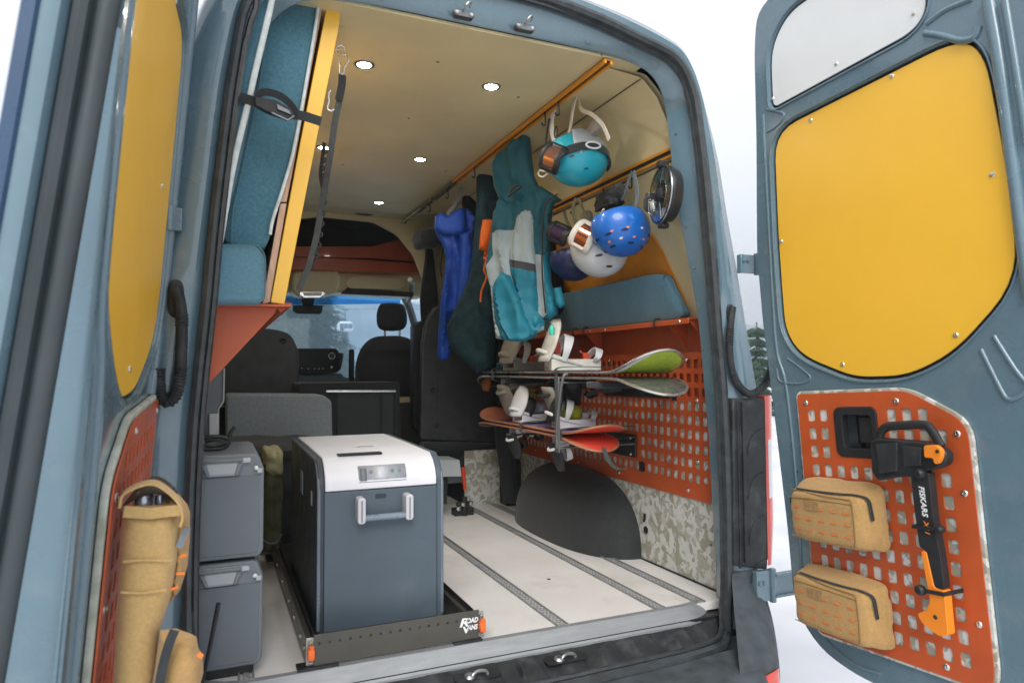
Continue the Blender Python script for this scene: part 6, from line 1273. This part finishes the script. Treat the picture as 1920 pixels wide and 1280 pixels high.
m=MB(); c=Vector((0.538,2.7,1.807)); softbox(m,lambda a,b,c_:tuple(c+Vector((.115*a,.12*b,.07*c_+.02*a))),8,3,.12,2); m.build('bag_body',BLKF,rb_,smooth=70)
m=MB(); m.ribbon(smoothline([(0.621,2.6,1.777),(0.602,2.6,1.707),(0.586,2.6,1.592),(0.594,2.6,1.516)],4),.01,.004,(1,0,0)); m.build('bag_strap',BLKF,rb_)
cp_=thing('curled_headliner_trim',(0.135,3.0,1.998),'dark cloth bundle tucked in the gap above the cab arch','cloth')
m=MB(); c=Vector((0.123,2.98,2.028)); softbox(m,lambda a,b,c_:tuple(c+Vector((.11*a,.05*b,.030*c_*(1-.6*a*a)))),8,3,.2,2); m.build('cloth_fold',BLKF,cp_,smooth=70)
m=MB(); c=Vector((0.144,2.95,2.039)); softbox(m,lambda a,b,c_:tuple(c+Vector((.045*a,.03*b,.016*c_))),6,3,.2,5); m.build('cloth_lining',mat('brown_cloth',(.20,.12,.06),.8),cp_,smooth=70)
# ============================================================ beyond the van
def spruce(x,y,h,r,label,seed,k_=1.0):
    random.seed(seed); t=thing('spruce_tree',(x,y,GZ),label,'tree','spruce trees beyond the van')
    m=MB(); m.tube([(x,y,GZ),(x,y,GZ+h*.5),(x+.05,y,GZ+h)],[.22*h/12,.13*h/12,.02],8); m.build('trunk',mat('spruce_bark',(.06,.045,.035),.9,bump=.5),t)
    m=MB(); vs_=[];fs=[]
    lv=int(h/k_*3.2)
    for i in range(lv):
        f=i/lv; z=GZ+h*(.08+.92*f); rr=r*(1-f)**.85*(random.uniform(.75,1.12))
        for k in range(int(7+9*(1-f))):
            a=random.uniform(0,6.283); L_=rr*random.uniform(.65,1.1); dz=-L_*random.uniform(.15,.42)
            dx,dy=math.cos(a),math.sin(a); px_,py_=-dy,dx
            nseg=max(3,int(L_/k_*5))
            for s in range(nseg):
                t0=(s+.3)/nseg; cx=x+dx*L_*t0; cy=y+dy*L_*t0; cz=z+dz*t0
                for q in range(5):
                    w=k_*.16*(1.3-t0)*random.uniform(.6,1.5); ln=k_*random.uniform(.15,.45)*(1-.4*t0)
                    sd=random.choice((-1,1)); ax_=cx+k_*random.uniform(-.12,.12); ay=cy+k_*random.uniform(-.12,.12); az=cz+k_*random.uniform(-.10,.08)
                    bx=ax_+dx*ln*.6+px_*sd*ln; by=ay+dy*ln*.6+py_*sd*ln; bz=az-k_*random.uniform(.02,.2)
                    j=len(vs_); vs_+=[(ax_,ay,az+w*.3),(ax_+px_*.03*k_,ay+py_*.03*k_,az-w*.3),(bx,by,bz)]; fs.append((j,j+1,j+2))
    m.add(vs_,fs); m.build('crown',mat('spruce_needles',(.035,.075,.045),.8,col2=(.018,.045,.03),scale=1.3,var=.2),t,smooth=0)
    return t
for i,(px_,dist,h,r_,lab) in enumerate(((560,100,23,8.2,'tall dense spruce seen through the left of the windscreen'),(606,112,21,7.2,'slimmer spruce just right of the tallest one in the windscreen'),(528,92,20,7.2,'dark spruce half hidden behind the mirror and seat shell'),(645,170,13,4.5,'small distant spruce low in the middle of the windscreen'))):
    x=CAMP[0]+math.tan(math.atan((px_-960)/1280)+R(23.6))*(dist+2); spruce(x,dist,h,r_,lab,i+3,2.6)
spruce(15.6,15.5,3.1,1.1,'small green spruce in the gap between van and open right door',21)
spruce(17.4,15.6,2.5,.9,'shorter green spruce beside the gap by the right door hinge',23)
spruce(-8.6,6.6,2.6,1.2,'dark spruce standing in for an unidentified dark shape at the far left edge beyond the left door',31)  # stand-in tree: what the dark shape here is remains unknown
# gondola cabin on its cable
gd=thing('gondola_cabin',(0,0,0),'pale gondola lift cabin hanging in mist beyond the windscreen','gondola'); gy=85; gx,_,gz=(14.215,85.0,6.428); gd.location=(gx,gy,gz-1.0)
m=MB(); softbox(m,lambda a,b,c_:(gx+.95*a*(1-.10*c_),gy+.85*b,gz+.62*c_),10,5); m.build('cabin_shell',mat('gondola_white',(.72,.74,.76),.4),gd,smooth=60)
for k in (-1,0,1):
    m=MB(); m.prism(roundpoly([(gx-.82+.57*(k+1)*.95,gz-.28),(gx-.82+.57*(k+1)*.95+.5,gz-.28),(gx-.82+.57*(k+1)*.95+.5,gz+.34),(gx-.82+.57*(k+1)*.95,gz+.34)],.08,3),gy-.93,gy-.84); m.build('cabin_window',mat('gondola_glass',(.16,.2,.24),.15,coat=.6),gd)
m=MB(); m.tube([(gx,gy,gz+.6),(gx,gy,gz+2.1)],.06,8); m.box(gx-.4,gx+.4,gy-.08,gy+.08,gz+2.05,gz+2.2); m.build('hanger_arm',DKSTEEL,gd)
m=MB(); m.box(gx-.75,gx-.35,gy-1.15,gy-.85,gz-.62,gz-.15); m.build('ski_basket',DKSTEEL,gd,bevel=.03)
cbl=MB(); cbl.tube([(gx-60,gy-2,gz+1.6),(gx,gy,gz+2.22),(gx+60,gy+3,gz+4.2)],.03,6); tag(cbl.build('lift_cable',DKSTEEL,loc=(gx,gy,gz+2.2)),'thin steel lift cable carrying the gondola cabin','cable')
# parked car glimpsed between van and door
cx,cy=(25.432,24.719)
pc=thing('parked_car',(cx+1.6,cy+.6,GZ),'white parked car glimpsed between the van corner and the open right door','car')
T=Matrix.Translation((cx+1.2,cy+.4,GZ))@Matrix.Rotation(R(-40),4,'Z')
m=MB(T); m.prism(roundpoly([(-2.1,.28),(2.1,.28),(2.15,.62),(2.0,.86),(1.1,.95),(.6,1.42),(-.9,1.46),(-1.75,.98),(-2.1,.86)],.12,4),-.88,.88); m.build('car_body',mat('white_car_paint',(.75,.76,.78),.25,coat=.8),pc,bevel=.06,seg=3)
m=MB(T); m.prism(roundpoly([(.95,.97),(.52,1.36),(-.82,1.39),(-1.5,.99)],.06,3),-.895,.895); m.build('side_windows',mat('car_glass',(.02,.025,.03),.08,coat=1),pc)
for wx_ in (-1.35,1.35):
    for s in (-1,1):
        m=MB(T); m.lathe([(.0,-.10),(.33,-.10),(.335,.10),(0,.10)],(wx_,s*.82,.335),(0,1,0),24); w_=m.build('wheel',BLK,pc,smooth=40)
        m=MB(T); m.lathe([(.20,.0),(.21,.02),(.05,.035),(0,.035)],(wx_,s*.915,.335),(0,s,0),20); m.build('rim',STEEL,w_)
# ------------------------------------------------------------ cold mist in the air
hz=bpy.data.materials.new('mist'); hz.use_nodes=True; t=hz.node_tree; t.nodes.clear()
o_=t.nodes.new('ShaderNodeOutputMaterial'); pv=t.nodes.new('ShaderNodeVolumePrincipled'); pv.inputs['Color'].default_value=(.80,.90,1,1); pv.inputs['Density'].default_value=.0032; pv.inputs['Anisotropy'].default_value=.2
t.links.new(pv.outputs[0],o_.inputs['Volume'])
m=MB(); m.box(-330,420,-120,420,GZ-1,62); tag(m.build('haze',hz,loc=(0,0,GZ-1),smooth=0),kind='stuff')
